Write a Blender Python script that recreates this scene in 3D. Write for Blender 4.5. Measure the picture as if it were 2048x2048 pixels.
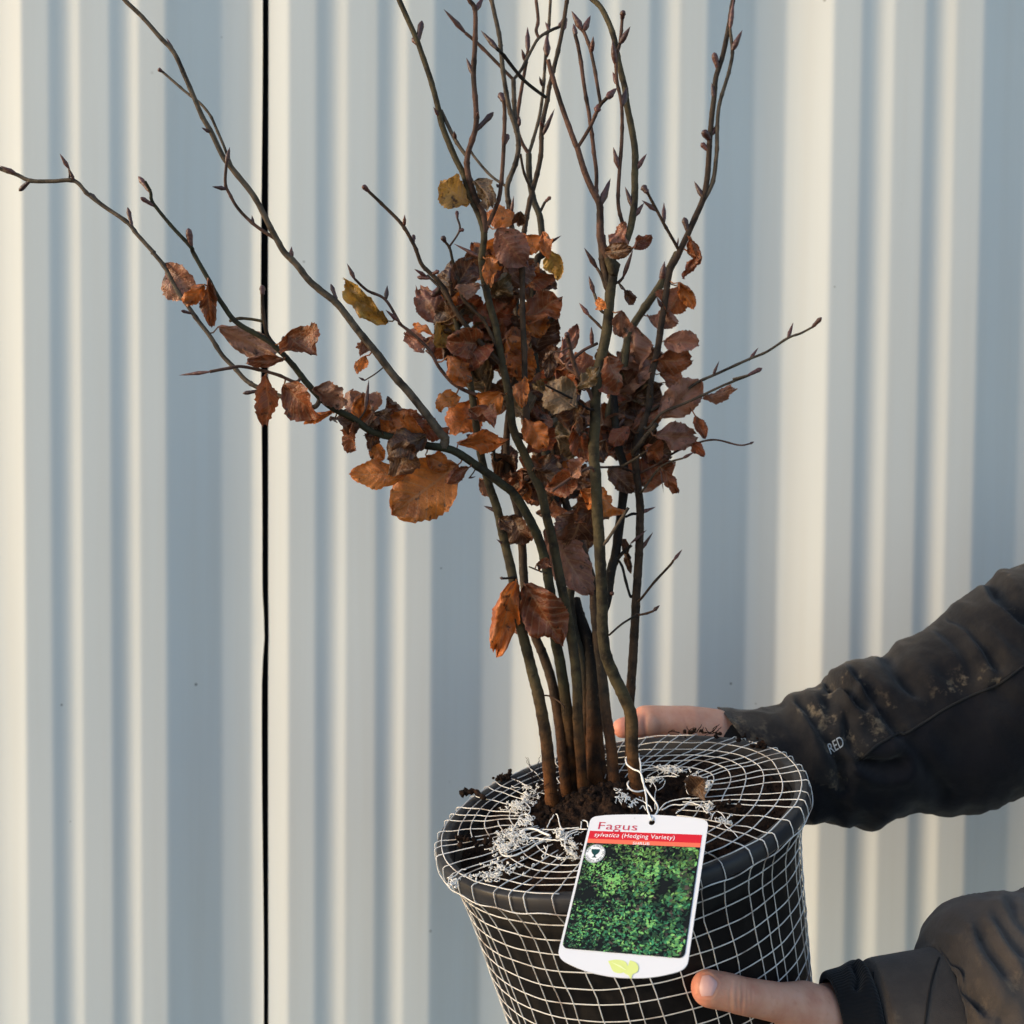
import bpy, bmesh, math, random
import numpy as np
from mathutils import Vector, Matrix, noise
from mathutils.bvhtree import BVHTree

random.seed(7)
rng = np.random.default_rng(7)
for o in list(bpy.data.objects):
    bpy.data.objects.remove(o)
scene = bpy.context.scene
COL = scene.collection

# ------------------------------------------------------------------ camera
F = 2100.0                                   # focal length in pixels of the 2048 px photograph
PITCH, ROLL = math.radians(2.0), math.radians(0.5)
CAM = Vector((0, 0, 1.35))
DV = Vector((0, math.cos(PITCH), -math.sin(PITCH)))
R0 = Vector((1, 0, 0)); U0 = R0.cross(DV)
RV = math.cos(ROLL) * R0 + math.sin(ROLL) * U0
UV_ = -math.sin(ROLL) * R0 + math.cos(ROLL) * U0
cd = bpy.data.cameras.new('camera')
cam = bpy.data.objects.new('camera', cd); COL.objects.link(cam)
cd.sensor_width = 36; cd.lens = 36 * F / 2048; cd.clip_start = 0.02; cd.clip_end = 200
M = Matrix((RV, UV_, -DV)).transposed().to_4x4(); M.translation = CAM
cam.matrix_world = M
cd.dof.use_dof = True; cd.dof.focus_distance = 0.64; cd.dof.aperture_fstop = 16
scene.camera = cam

# ------------------------------------------------------------------ sky and sun
SUN_ELEV, SUN_AZ = 17.0, -80.0               # azimuth in degrees from the -Y (camera) side, negative = to the left
el, az = math.radians(SUN_ELEV), math.radians(SUN_AZ)
to_sun = Vector((math.sin(az) * math.cos(el), -math.cos(az) * math.cos(el), math.sin(el)))
w = bpy.data.worlds.new('World'); scene.world = w; w.use_nodes = True
nt = w.node_tree; bg = nt.nodes['Background']
sky = nt.nodes.new('ShaderNodeTexSky'); sky.sky_type = 'NISHITA'; sky.sun_disc = False
sky.sun_elevation = el; sky.sun_rotation = math.atan2(to_sun.x, to_sun.y)
sky.air_density = 1.0; sky.dust_density = 1.0; sky.ozone_density = 1.0
nt.links.new(sky.outputs[0], bg.inputs[0]); bg.inputs[1].default_value = 0.15
sl = bpy.data.lights.new('sun', 'SUN'); sl.energy = 0.72; sl.angle = math.radians(24); sl.color = (1.0, 0.82, 0.58)
so = bpy.data.objects.new('sun', sl); COL.objects.link(so)
so.rotation_euler = to_sun.to_track_quat('Z', 'Y').to_euler(); so.location = (-2, -2, 3)
vs = scene.view_settings
vs.view_transform = 'Standard'; vs.look = 'None'; vs.gamma = 1; vs.use_curve_mapping = False
vs.exposure = 1.02

# ------------------------------------------------------------------ helpers
ZONE = {'A': (0, 0, 700 / 1932), 'B': (650, 0, 700 / 1932), 'C': (1000, 0, 700 / 1932), 'D': (300, 500, 700 / 1932),
        'E': (800, 500, 700 / 1932), 'F': (850, 1000, 600 / 1932), 'G': (1400, 500, 648 / 1932),
        'H': (1348, 1100, 700 / 1932), 'K': (1348, 1748, 700 / 1932), 'N': (850, 1550, 350 / 1932),
        'R': (1250, 1440, 400 / 1932), 'T': (1350, 1900, 400 / 1932), 'P': (0, 0, 1.0), 'V': (1100, 1580, 340 / 1642)}
def pp(s):
    """'E 10,20 30,40 F 5,6' -> list of photograph pixels"""
    z = None; out = []
    for t in s.split():
        if t in ZONE: z = ZONE[t]
        else:
            x, y = t.split(','); out.append((z[0] + float(x) * z[2], z[1] + float(y) * z[2]))
    return out
def unp(px, py, z):
    px, py, z = float(px), float(py), float(z); return CAM + z * (DV + (px - 1024) / F * RV + (1024 - py) / F * UV_)
def ray(px, py):
    px, py = float(px), float(py); return DV + (px - 1024) / F * RV + (1024 - py) / F * UV_
def proj(p):
    v = p - CAM; z = v.dot(DV)
    return 1024 + F * v.dot(RV) / z, 1024 - F * v.dot(UV_) / z, z

def mesh_obj(name, verts, faces, mat, parent=None, smooth=True, uvs=None, cols=None):
    me = bpy.data.meshes.new(name)
    me.from_pydata([tuple(v) for v in verts], [], faces)
    if smooth: me.polygons.foreach_set('use_smooth', [True] * len(me.polygons))
    if uvs is not None:
        l = me.uv_layers.new(name='UVMap')
        idx = np.empty(len(me.loops), int); me.loops.foreach_get('vertex_index', idx)
        l.data.foreach_set('uv', np.asarray(uvs, float)[idx].ravel())
    if cols is not None:
        c = me.color_attributes.new('Col', 'FLOAT_COLOR', 'POINT')
        a = np.ones((len(verts), 4)); a[:, :3] = cols; c.data.foreach_set('color', a.ravel())
    me.materials.append(mat); me.update()
    o = bpy.data.objects.new(name, me); COL.objects.link(o)
    if parent: o.parent = parent
    return o
def empty(name, loc=(0, 0, 0)):
    o = bpy.data.objects.new(name, None); o.empty_display_size = .02; COL.objects.link(o); return o
def tag(o, label=None, cat=None, group=None, kind=None):
    if label: o['label'] = label
    if cat: o['category'] = cat
    if group: o['group'] = group
    if kind: o['kind'] = kind
    return o
def catmull(pts, n):
    P = [np.array(p, float) for p in pts]
    if len(P) == 2: return [tuple(float(w_) for w_ in P[0] + (P[1] - P[0]) * t) for t in np.linspace(0, 1, n)]
    P = [2 * P[0] - P[1]] + P + [2 * P[-1] - P[-2]]
    segs = len(P) - 3; out = []
    for t in np.linspace(0, segs - 1e-6, n):
        i = int(t); u = t - i; a, b, c, d = P[i:i + 4]
        out.append(tuple(float(w_) for w_ in .5 * (2 * b + (c - a) * u + (2 * a - 5 * b + 4 * c - d) * u * u + (3 * b - a - 3 * c + d) * u ** 3)))
    return out
def tube(pts, radii, n=8, caps=True, closed=False, rough=0.0, seed=0):
    """verts, faces of a tube along 3D points"""
    pts = [Vector(p) for p in pts]; m = len(pts); verts = []; faces = []
    if isinstance(radii, (int, float)): radii = [radii] * m
    radii = [float(q) for q in radii]
    t = (pts[1] - pts[0]).normalized()
    nrm = t.orthogonal().normalized()
    for i in range(m):
        if closed: tn = (pts[(i + 1) % m] - pts[i - 1]).normalized()
        else: tn = (pts[min(i + 1, m - 1)] - pts[max(i - 1, 0)])
        tn = tn.normalized() if tn.length > 1e-9 else t
        q = t.rotation_difference(tn); nrm = q @ nrm; nrm = (nrm - tn * nrm.dot(tn)).normalized(); t = tn
        b = t.cross(nrm)
        for k in range(n):
            a = 2 * math.pi * k / n; rr = radii[i]
            if rough: rr *= 1 + rough * noise.noise(Vector((i * .35, k * 1.3, seed * 7.7)))
            verts.append(pts[i] + rr * (math.cos(a) * nrm + math.sin(a) * b))
    rng_ = m if closed else m - 1
    for i in range(rng_):
        j = (i + 1) % m
        for k in range(n):
            k2 = (k + 1) % n
            faces.append((i * n + k, i * n + k2, j * n + k2, j * n + k))
    if caps and not closed:
        faces.append(tuple(range(n))[::-1]); faces.append(tuple((m - 1) * n + k for k in range(n)))
    return verts, faces
class MB:
    def __init__(s): s.v = []; s.f = []; s.c = []
    def add(s, vf, col=None):
        b = len(s.v); s.v += list(vf[0]); s.f += [tuple(i + b for i in f) for f in vf[1]]
        if col is not None: s.c += [col] * len(vf[0])
    def build(s, name, mat, parent=None, smooth=True):
        return mesh_obj(name, s.v, s.f, mat, parent, smooth, cols=s.c if s.c else None)

# ------------------------------------------------------------------ materials
def new_mat(name, base=(.5, .5, .5), rough=.6, spec=.5):
    m = bpy.data.materials.new(name); m.use_nodes = True
    b = m.node_tree.nodes['Principled BSDF']
    b.inputs['Base Color'].default_value = (*base, 1); b.inputs['Roughness'].default_value = rough
    b.inputs['Specular IOR Level'].default_value = spec
    return m, m.node_tree, b
def N(nt, t, **kw):
    n = nt.nodes.new(t)
    for k, v in kw.items(): setattr(n, k, v)
    return n
def noise_node(nt, scale, detail=4, rough=.55, coord=None, vec=None):
    n = N(nt, 'ShaderNodeTexNoise'); n.inputs['Scale'].default_value = scale
    n.inputs['Detail'].default_value = detail; n.inputs['Roughness'].default_value = rough
    if vec is not None: nt.links.new(vec, n.inputs['Vector'])
    return n
def ramp(nt, src, stops):
    r = N(nt, 'ShaderNodeValToRGB'); e = r.color_ramp.elements
    while len(e) < len(stops): e.new(.5)
    for i, (p, c) in enumerate(stops):
        e[i].position = p; e[i].color = (*c, 1) if len(c) == 3 else c
    nt.links.new(src, r.inputs[0]); return r
def mix(nt, fac, a, b, mode='MIX'):
    m = N(nt, 'ShaderNodeMix', data_type='RGBA', blend_type=mode)
    for s, v in ((m.inputs[0], fac), (m.inputs[6], a), (m.inputs[7], b)):
        if hasattr(v, 'links'): nt.links.new(v, s)
        elif isinstance(v, (int, float)): s.default_value = v
        else: s.default_value = (*v, 1)
    return m.outputs[2]
def bump(nt, bsdf, h, strength=.3, dist=.001):
    b = N(nt, 'ShaderNodeBump'); b.inputs['Strength'].default_value = strength; b.inputs['Distance'].default_value = dist
    nt.links.new(h, b.inputs['Height']); nt.links.new(b.outputs[0], bsdf.inputs['Normal']); return b
def pos(nt): return N(nt, 'ShaderNodeNewGeometry').outputs['Position']

def m_wall():
    m, nt, b = new_mat('painted_cladding', (.66, .67, .65), .52, .18)
    p = pos(nt)
    n1 = noise_node(nt, 1.3, 3, vec=p); n2 = noise_node(nt, 260, 2, vec=p)
    mp = N(nt, 'ShaderNodeMapping'); mp.inputs['Scale'].default_value = (38, 38, 1.2); nt.links.new(p, mp.inputs[0])
    n3 = noise_node(nt, 1, 4, vec=mp.outputs[0])
    c = ramp(nt, n1.outputs[0], [(.3, (.605, .645, .650)), (.7, (.665, .695, .690))]).outputs[0]
    c = mix(nt, ramp(nt, n3.outputs[0], [(.42, (0, 0, 0)), (.8, (.35, .35, .35))]).outputs[0], c, (.56, .55, .51))
    vo = N(nt, 'ShaderNodeTexVoronoi'); vo.inputs['Scale'].default_value = 17; nt.links.new(p, vo.inputs['Vector'])
    sp = ramp(nt, vo.outputs['Distance'], [(.026, (.8, .8, .8)), (.040, (0, 0, 0))]).outputs[0]
    nm = noise_node(nt, 7, 2, vec=p)
    sp = mix(nt, 1.0, sp, ramp(nt, nm.outputs[0], [(.44, (0, 0, 0)), (.54, (1, 1, 1))]).outputs[0], 'MULTIPLY')
    c = mix(nt, sp, c, (.17, .18, .17))
    nt.links.new(c, b.inputs['Base Color'])
    bump(nt, b, n2.outputs[0], .06, .0006)
    return m
def m_bark():
    m, nt, b = new_mat('bark', rough=.7, spec=.2)
    p = pos(nt); oi = N(nt, 'ShaderNodeObjectInfo')
    n1 = noise_node(nt, 90, 5, vec=p); n2 = noise_node(nt, 420, 4, .7, vec=p); n3 = noise_node(nt, 24, 3, vec=p)
    c = mix(nt, ramp(nt, n1.outputs[0], [(.36, (.85, .85, .85)), (.56, (0, 0, 0))]).outputs[0], oi.outputs['Color'], (.012, .008, .006))
    c = mix(nt, ramp(nt, n3.outputs[0], [(.5, (0, 0, 0)), (.72, (.45, .45, .45))]).outputs[0], c, (.060, .052, .036))
    c = mix(nt, ramp(nt, n2.outputs[0], [(.6, (0, 0, 0)), (.75, (.5, .5, .5))]).outputs[0], c, (.16, .12, .09))
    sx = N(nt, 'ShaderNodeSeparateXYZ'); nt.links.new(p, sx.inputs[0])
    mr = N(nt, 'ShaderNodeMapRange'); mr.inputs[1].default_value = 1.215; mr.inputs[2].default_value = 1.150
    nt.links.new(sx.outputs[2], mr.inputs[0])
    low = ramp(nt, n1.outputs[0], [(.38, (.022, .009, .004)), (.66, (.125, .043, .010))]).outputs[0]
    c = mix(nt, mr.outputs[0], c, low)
    nt.links.new(c, b.inputs['Base Color'])
    bump(nt, b, n2.outputs[0], .8, .0012)
    return m
def m_bud():
    m, nt, b = new_mat('bud_scales', rough=.45, spec=.5)
    uv = N(nt, 'ShaderNodeTexCoord'); oi = N(nt, 'ShaderNodeObjectInfo')
    w_ = N(nt, 'ShaderNodeTexWave'); w_.bands_direction = 'Y'; w_.inputs['Scale'].default_value = 1.6
    w_.inputs['Distortion'].default_value = 5.0; nt.links.new(uv.outputs['UV'], w_.inputs['Vector'])
    c = mix(nt, w_.outputs['Fac'], (.085, .028, .025), (.15, .055, .042))
    c = mix(nt, oi.outputs['Random'], c, (.05, .022, .018))
    nt.links.new(c, b.inputs['Base Color']); bump(nt, b, w_.outputs['Fac'], .25, .0004)
    return m
def m_leaf():
    m, nt, b = new_mat('dry_leaf', rough=.36, spec=.55)
    tc = N(nt, 'ShaderNodeTexCoord'); oi = N(nt, 'ShaderNodeObjectInfo')
    p = pos(nt)
    sx = N(nt, 'ShaderNodeSeparateXYZ'); nt.links.new(tc.outputs['UV'], sx.inputs[0])
    # u = 0..1 along, v = -1..1 across, stored as 0..1
    def mth(op, a, b_=0.0):
        n = N(nt, 'ShaderNodeMath', operation=op)
        for i, v in ((0, a), (1, b_)):
            if hasattr(v, 'links'): nt.links.new(v, n.inputs[i])
            else: n.inputs[i].default_value = v
        return n.outputs[0]
    v = mth('ABSOLUTE', mth('SUBTRACT', mth('MULTIPLY', sx.outputs[1], 2.0), 1.0))
    fr = mth('FRACT', mth('MULTIPLY', mth('SUBTRACT', sx.outputs[0], mth('MULTIPLY', v, .22)), 7.5))
    vein = mth('LESS_THAN', mth('ABSOLUTE', mth('SUBTRACT', fr, .5)), .06)
    mid = mth('LESS_THAN', v, .045)
    vm = mth('MAXIMUM', vein, mid)
    n1 = noise_node(nt, 60, 5, vec=p); n2 = noise_node(nt, 190, 3, vec=p); n3 = noise_node(nt, 700, 3, vec=p)
    c = mix(nt, ramp(nt, n1.outputs[0], [(.38, (.75, .75, .75)), (.6, (0, 0, 0))]).outputs[0], oi.outputs['Color'],
            mix(nt, 1.0, oi.outputs['Color'], (.42, .34, .30), 'MULTIPLY'))
    c = mix(nt, ramp(nt, n2.outputs[0], [(.30, (.9, .9, .9)), (.40, (0, 0, 0))]).outputs[0], c, (.035, .016, .009))
    c = mix(nt, mth('MULTIPLY', vm, .38), c, (.36, .20, .10))
    nt.links.new(c, b.inputs['Base Color'])
    h = mth('ADD', mth('MULTIPLY', vm, -.6), mth('MULTIPLY', n3.outputs[0], .7))
    bm_ = bump(nt, b, h, .8, .0014)
    tr = N(nt, 'ShaderNodeBsdfTranslucent'); nt.links.new(c, tr.inputs[0]); nt.links.new(bm_.outputs[0], tr.inputs['Normal'])
    ms = N(nt, 'ShaderNodeMixShader'); ms.inputs[0].default_value = .28
    out = nt.nodes['Material Output']
    nt.links.new(b.outputs[0], ms.inputs[1]); nt.links.new(tr.outputs[0], ms.inputs[2]); nt.links.new(ms.outputs[0], out.inputs[0])
    return m
def m_soil():
    m, nt, b = new_mat('potting_compost', rough=.95, spec=.15)
    p = pos(nt); n1 = noise_node(nt, 160, 6, .7, vec=p); n2 = noise_node(nt, 700, 4, .7, vec=p)
    c = ramp(nt, n1.outputs[0], [(.32, (.006, .0038, .003)), (.55, (.026, .0135, .0085)), (.75, (.075, .038, .022))]).outputs[0]
    nt.links.new(c, b.inputs['Base Color']); bump(nt, b, n2.outputs[0], 1.0, .002)
    return m
def m_plastic(name, base, rough):
    m, nt, b = new_mat(name, base, rough, .22)
    p = pos(nt); n1 = noise_node(nt, 45, 5, .65, vec=p); n2 = noise_node(nt, 420, 3, vec=p)
    c = mix(nt, ramp(nt, n1.outputs[0], [(.5, (0, 0, 0)), (.75, (.6, .6, .6))]).outputs[0], base, (.035, .027, .022))
    nt.links.new(c, b.inputs['Base Color'])
    r = ramp(nt, n1.outputs[0], [(.35, (rough,) * 3), (.7, (rough + .3,) * 3)]); nt.links.new(r.outputs[0], b.inputs['Roughness'])
    bump(nt, b, n2.outputs[0], .12, .0006)
    return m
def m_net():
    m, nt, b = new_mat('net_yarn', rough=.85, spec=.2)
    p = pos(nt); n1 = noise_node(nt, 55, 4, vec=p); n2 = noise_node(nt, 2200, 2, vec=p)
    c = ramp(nt, n1.outputs[0], [(.33, (.36, .30, .26)), (.46, (.70, .67, .63)), (.7, (.80, .78, .75))]).outputs[0]
    nt.links.new(c, b.inputs['Base Color']); bump(nt, b, n2.outputs[0], .6, .0004)
    return m
def m_cloth(name, base, dust, dust_lo, mud):
    m, nt, b = new_mat(name, base, .9, .12)
    p = pos(nt)
    n1 = noise_node(nt, 16, 6, .65, vec=p); n2 = noise_node(nt, 48, 5, .7, vec=p); n3 = noise_node(nt, 1500, 2, vec=p)
    n4 = noise_node(nt, 9, 3, .5, vec=p)
    c = mix(nt, ramp(nt, n1.outputs[0], [(dust_lo, (0, 0, 0)), (dust_lo + .3, (1, 1, 1))]).outputs[0], base, dust)
    if mud:
        f = ramp(nt, n2.outputs[0], [(.57, (0, 0, 0)), (.68, (1, 1, 1))]).outputs[0]
        f2 = ramp(nt, n4.outputs[0], [(.44, (0, 0, 0)), (.60, (1, 1, 1))]).outputs[0]
        c = mix(nt, mix(nt, 1.0, f, f2, 'MULTIPLY'), c, mud)
    nt.links.new(c, b.inputs['Base Color'])
    h = N(nt, 'ShaderNodeMath', operation='ADD'); nt.links.new(n3.outputs[0], h.inputs[0])
    h2 = N(nt, 'ShaderNodeMath', operation='MULTIPLY'); h2.inputs[1].default_value = 3.0
    nt.links.new(n2.outputs[0], h2.inputs[0]); nt.links.new(h2.outputs[0], h.inputs[1])
    bump(nt, b, h.outputs[0], .35, .0012)
    b.inputs['Sheen Weight'].default_value = .12
    return m
def m_knit():
    m, nt, b = new_mat('black_rib_knit', (.009, .010, .012), .95, .1)
    tc = N(nt, 'ShaderNodeTexCoord')
    w_ = N(nt, 'ShaderNodeTexWave'); w_.bands_direction = 'Y'; w_.inputs['Scale'].default_value = 30; w_.inputs['Distortion'].default_value = .6
    nt.links.new(tc.outputs['UV'], w_.inputs['Vector'])
    bump(nt, b, w_.outputs['Fac'], .3, .0008); b.inputs['Sheen Weight'].default_value = .1
    return m
def m_skin():
    m, nt, b = new_mat('skin', rough=.5, spec=.4)
    p = pos(nt); n1 = noise_node(nt, 55, 4, vec=p); n2 = noise_node(nt, 900, 4, .7, vec=p); n3 = noise_node(nt, 260, 3, vec=p)
    c = ramp(nt, n1.outputs[0], [(.32, (.56, .25, .17)), (.5, (.63, .32, .22)), (.7, (.68, .37, .27))]).outputs[0]
    at = N(nt, 'ShaderNodeVertexColor'); at.layer_name = 'Col'
    c = mix(nt, 1.0, c, at.outputs[0], 'MULTIPLY')
    c = mix(nt, ramp(nt, n3.outputs[0], [(.58, (0, 0, 0)), (.75, (.3, .3, .3))]).outputs[0], c, (.46, .18, .12))
    nt.links.new(c, b.inputs['Base Color'])
    b.inputs['Subsurface Weight'].default_value = .25; b.inputs['Subsurface Radius'].default_value = (.6, .22, .12)
    b.inputs['Subsurface Scale'].default_value = .008
    bump(nt, b, n2.outputs[0], .35, .0005)
    return m
def m_print(name):
    m, nt, b = new_mat(name, rough=.3, spec=.45)
    at = N(nt, 'ShaderNodeVertexColor'); at.layer_name = 'Col'
    nt.links.new(at.outputs[0], b.inputs['Base Color']); return m
def m_card():
    m, nt, b = new_mat('white_card', (.72, .73, .77), .32, .45)
    p = pos(nt); vo = N(nt, 'ShaderNodeTexVoronoi'); vo.inputs['Scale'].default_value = 110; nt.links.new(p, vo.inputs['Vector'])
    f = ramp(nt, vo.outputs['Distance'], [(.045, (.7, .7, .7)), (.075, (0, 0, 0))]).outputs[0]
    n = noise_node(nt, 60, 2, vec=p)
    f = mix(nt, 1.0, f, ramp(nt, n.outputs[0], [(.55, (0, 0, 0)), (.62, (1, 1, 1))]).outputs[0], 'MULTIPLY')
    nt.links.new(mix(nt, f, (.72, .73, .77), (.18, .15, .15)), b.inputs['Base Color']); return m
WALL = m_wall(); BARK = m_bark(); BUD = m_bud(); LEAF = m_leaf(); SOIL = m_soil()
POT = m_plastic('black_pot_plastic', (.0035, .003, .0035), .5); RIM = m_plastic('grey_rim_plastic', (.028, .028, .031), .32)
NET = m_net(); SKIN = m_skin(); KNIT = m_knit(); CARD = m_card(); PRINT = m_print('tag_print')
CLOTH = m_cloth('jacket_cloth', (.010, .010, .0125), (.042, .036, .032), .43, (.20, .155, .105))
CLOTH_DARK = m_cloth('jacket_cloth_clean', (.009, .009, .012), (.02, .02, .022), .5, None)
CLOTH_DUST = m_cloth('jacket_cloth_dusty', (.050, .042, .038), (.095, .078, .066), .36, (.17, .13, .09))
DARK = new_mat('dark_gap', (.012, .014, .018), .8)[0]
NAIL = new_mat('nail', (.60, .37, .36), .42, .3)[0]
STITCH = new_mat('seam_thread', (.007, .007, .008), .9)[0]
FRAY = new_mat('frayed_yarn', (.86, .84, .80), .9, .1)[0]
PALE = new_mat('reflective_lettering', (.52, .54, .56), .5)[0]
GROUND = new_mat('yard_asphalt', (.06, .058, .056), .9)[0]

# ------------------------------------------------------------------ the setting: yard floor, cladding wall
def build_setting():
    g = mesh_obj('ground', [(-6, -6, 0), (6, -6, 0), (6, 3, 0), (-6, 3, 0)], [(0, 1, 2, 3)], GROUND, smooth=False)
    tag(g, kind='structure')
    D0 = 1.312; YAW = math.radians(1.7)
    def wp(s, depth, z):                      # s along the wall (m, 0 under the camera axis), depth towards the camera
        c, n = Vector((math.cos(YAW), -math.sin(YAW), 0)), Vector((-math.sin(YAW), -math.cos(YAW), 0))
        return Vector((0, D0, 0)) + c * s + n * depth + Vector((0, 0, z))
    root = mesh_obj('wall', [wp(-2.6, -.03, 0), wp(2.6, -.03, 0), wp(2.6, -.03, 3.4), wp(-2.6, -.03, 3.4),
                             wp(-2.6, -.08, 0), wp(2.6, -.08, 0), wp(2.6, -.08, 3.4), wp(-2.6, -.08, 3.4)],
                    [(0, 1, 2, 3), (7, 6, 5, 4), (0, 4, 5, 1), (3, 2, 6, 7), (0, 3, 7, 4), (1, 5, 6, 2)], DARK, smooth=False)
    tag(root, kind='structure')
    PER = .3285; H = .024
    # one period from a plateau's left edge
    prof = [(0, H)]
    PL, WD, VA, WC = .1790, .0605, .0385, .0505
    def groove(a, b, dep):
        for t in np.linspace(0, 1, 9): prof.append((a + (b - a) * t, H - dep * math.sin(math.pi * t) ** 1.15 if 0 < t < 1 else H))
    groove(.0345, .0720, .0042); groove(.1095, .1450, .0042)
    prof += [(PL, H), (PL + WD, 0), (PL + WD + VA, 0)]
    S0 = -.2762                                # left edge of the plateau that starts right of the seam
    full = []
    for k in range(-6, 7):
        for (x, d) in prof: full.append((S0 + k * PER + x, d))
    full.append((S0 + 7 * PER, H))
    fx = np.array([a for a, _ in full]); fd = np.array([b for _, b in full])
    def smooth_sample(xs, r):
        k = np.linspace(-r, r, 9)
        return np.mean([np.interp(xs + q, fx, fd) for q in k], axis=0)
    seam = S0 - WC * .62                       # the joint lies on the web just left of that plateau
    def seam_wob(z): return .0014 * math.sin(z * 3.1) + .0032 * math.exp(-((z - 1.15) / .035) ** 2) + .0008 * math.sin(z * 11)
    zs = list(np.linspace(0, 3.4, 120))
    def sheet(x0, x1, edge_l, edge_r, lift):
        xs = [x for x in np.arange(x0, x1, .0022)] + [x1]
        xs = np.array(xs); ds = smooth_sample(xs, .0032) + lift
        vv = []; ff = []
        for z in zs:
            for i, x in enumerate(xs):
                xx = x; dd = ds[i]
                if edge_r: xx += seam_wob(z) * max(0, 1 - (x1 - x) / .02) - .0; dd += .0012 * max(0, 1 - (x1 - x) / .012) ** 2
                if edge_l: xx += .2 * seam_wob(z) * max(0, 1 - (x - x0) / .02)
                dd += .0006 * noise.noise(Vector((x * 5, z * 1.6, lift * 100)))
                vv.append(wp(xx, dd, z))
        nx = len(xs)
        for j in range(len(zs) - 1):
            for i in range(nx - 1):
                a = j * nx + i; ff.append((a, a + 1, a + nx + 1, a + nx))
        return mesh_obj('cladding_sheet', vv, ff, WALL, root)
    sheet(-2.2, seam - .0035, False, True, .004)
    sheet(seam + .0035, 2.0, True, False, 0)
build_setting()

# ------------------------------------------------------------------ pot frame (from the rim's ellipse in the photograph)
PC = unp(1235.5, 1608.2, .6776)
PN = Vector((-.2205, -.0615, .9734)).normalized()
PA = Vector((1, 0, 0)); PA = (PA - PN * PA.dot(PN)).normalized()
PB = PN.cross(PA)                               # away from the camera
def pot(r, th, h, ox=0, oy=0):
    r, th, h = float(r), float(th), float(h); return PC + PA * (r * math.cos(th) + ox) + PB * (r * math.sin(th) + oy) + PN * h
def plane_depth(px, py, h=0.0):
    d = ray(px, py); return (PC + PN * h - CAM).dot(PN) / d.dot(PN)
RR = .120
def body_r(h):                                  # outer radius of the pot body at height h (<0)
    return .1105 + (h + .012) * .105
def lathe(profile, n=96):
    v = []; f = []
    for (r, h) in profile:
        for k in range(n): v.append(pot(r, 2 * math.pi * k / n, h))
    m = len(profile)
    for i in range(m - 1):
        for k in range(n):
            k2 = (k + 1) % n; f.append((i * n + k, i * n + k2, (i + 1) * n + k2, (i + 1) * n + k))
    return v, f
def build_pot():
    root = empty('plant_pot')
    tag(root, 'round black plastic pot with a grey rim, wrapped in white netting', 'plant pot')
    hb = -.215
    rim = [(.1105, -.010), (.1118, -.0015), (.1130, 0), (.1190, 0), (.1200, -.0012), (.1206, -.0075), (.1200, -.0088), (.1145, -.0092), (.1110, -.0105)]
    v, f = lathe(rim); mesh_obj('rim', v, f, RIM, root)
    prof = [(.1110, -.0100), (body_r(-.03), -.03), (body_r(-.1), -.1), (body_r(-.17), -.17), (body_r(hb) - .002, hb), (body_r(hb) - .012, hb - .002),
            (.001, hb + .004)]
    inner = [(.1085, -.0102), (body_r(-.06) - .003, -.06), (.001, -.065)]
    v, f = lathe(list(reversed(inner)) + prof); mesh_obj('pot_body', v, f, POT, root)
build_pot()

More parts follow.
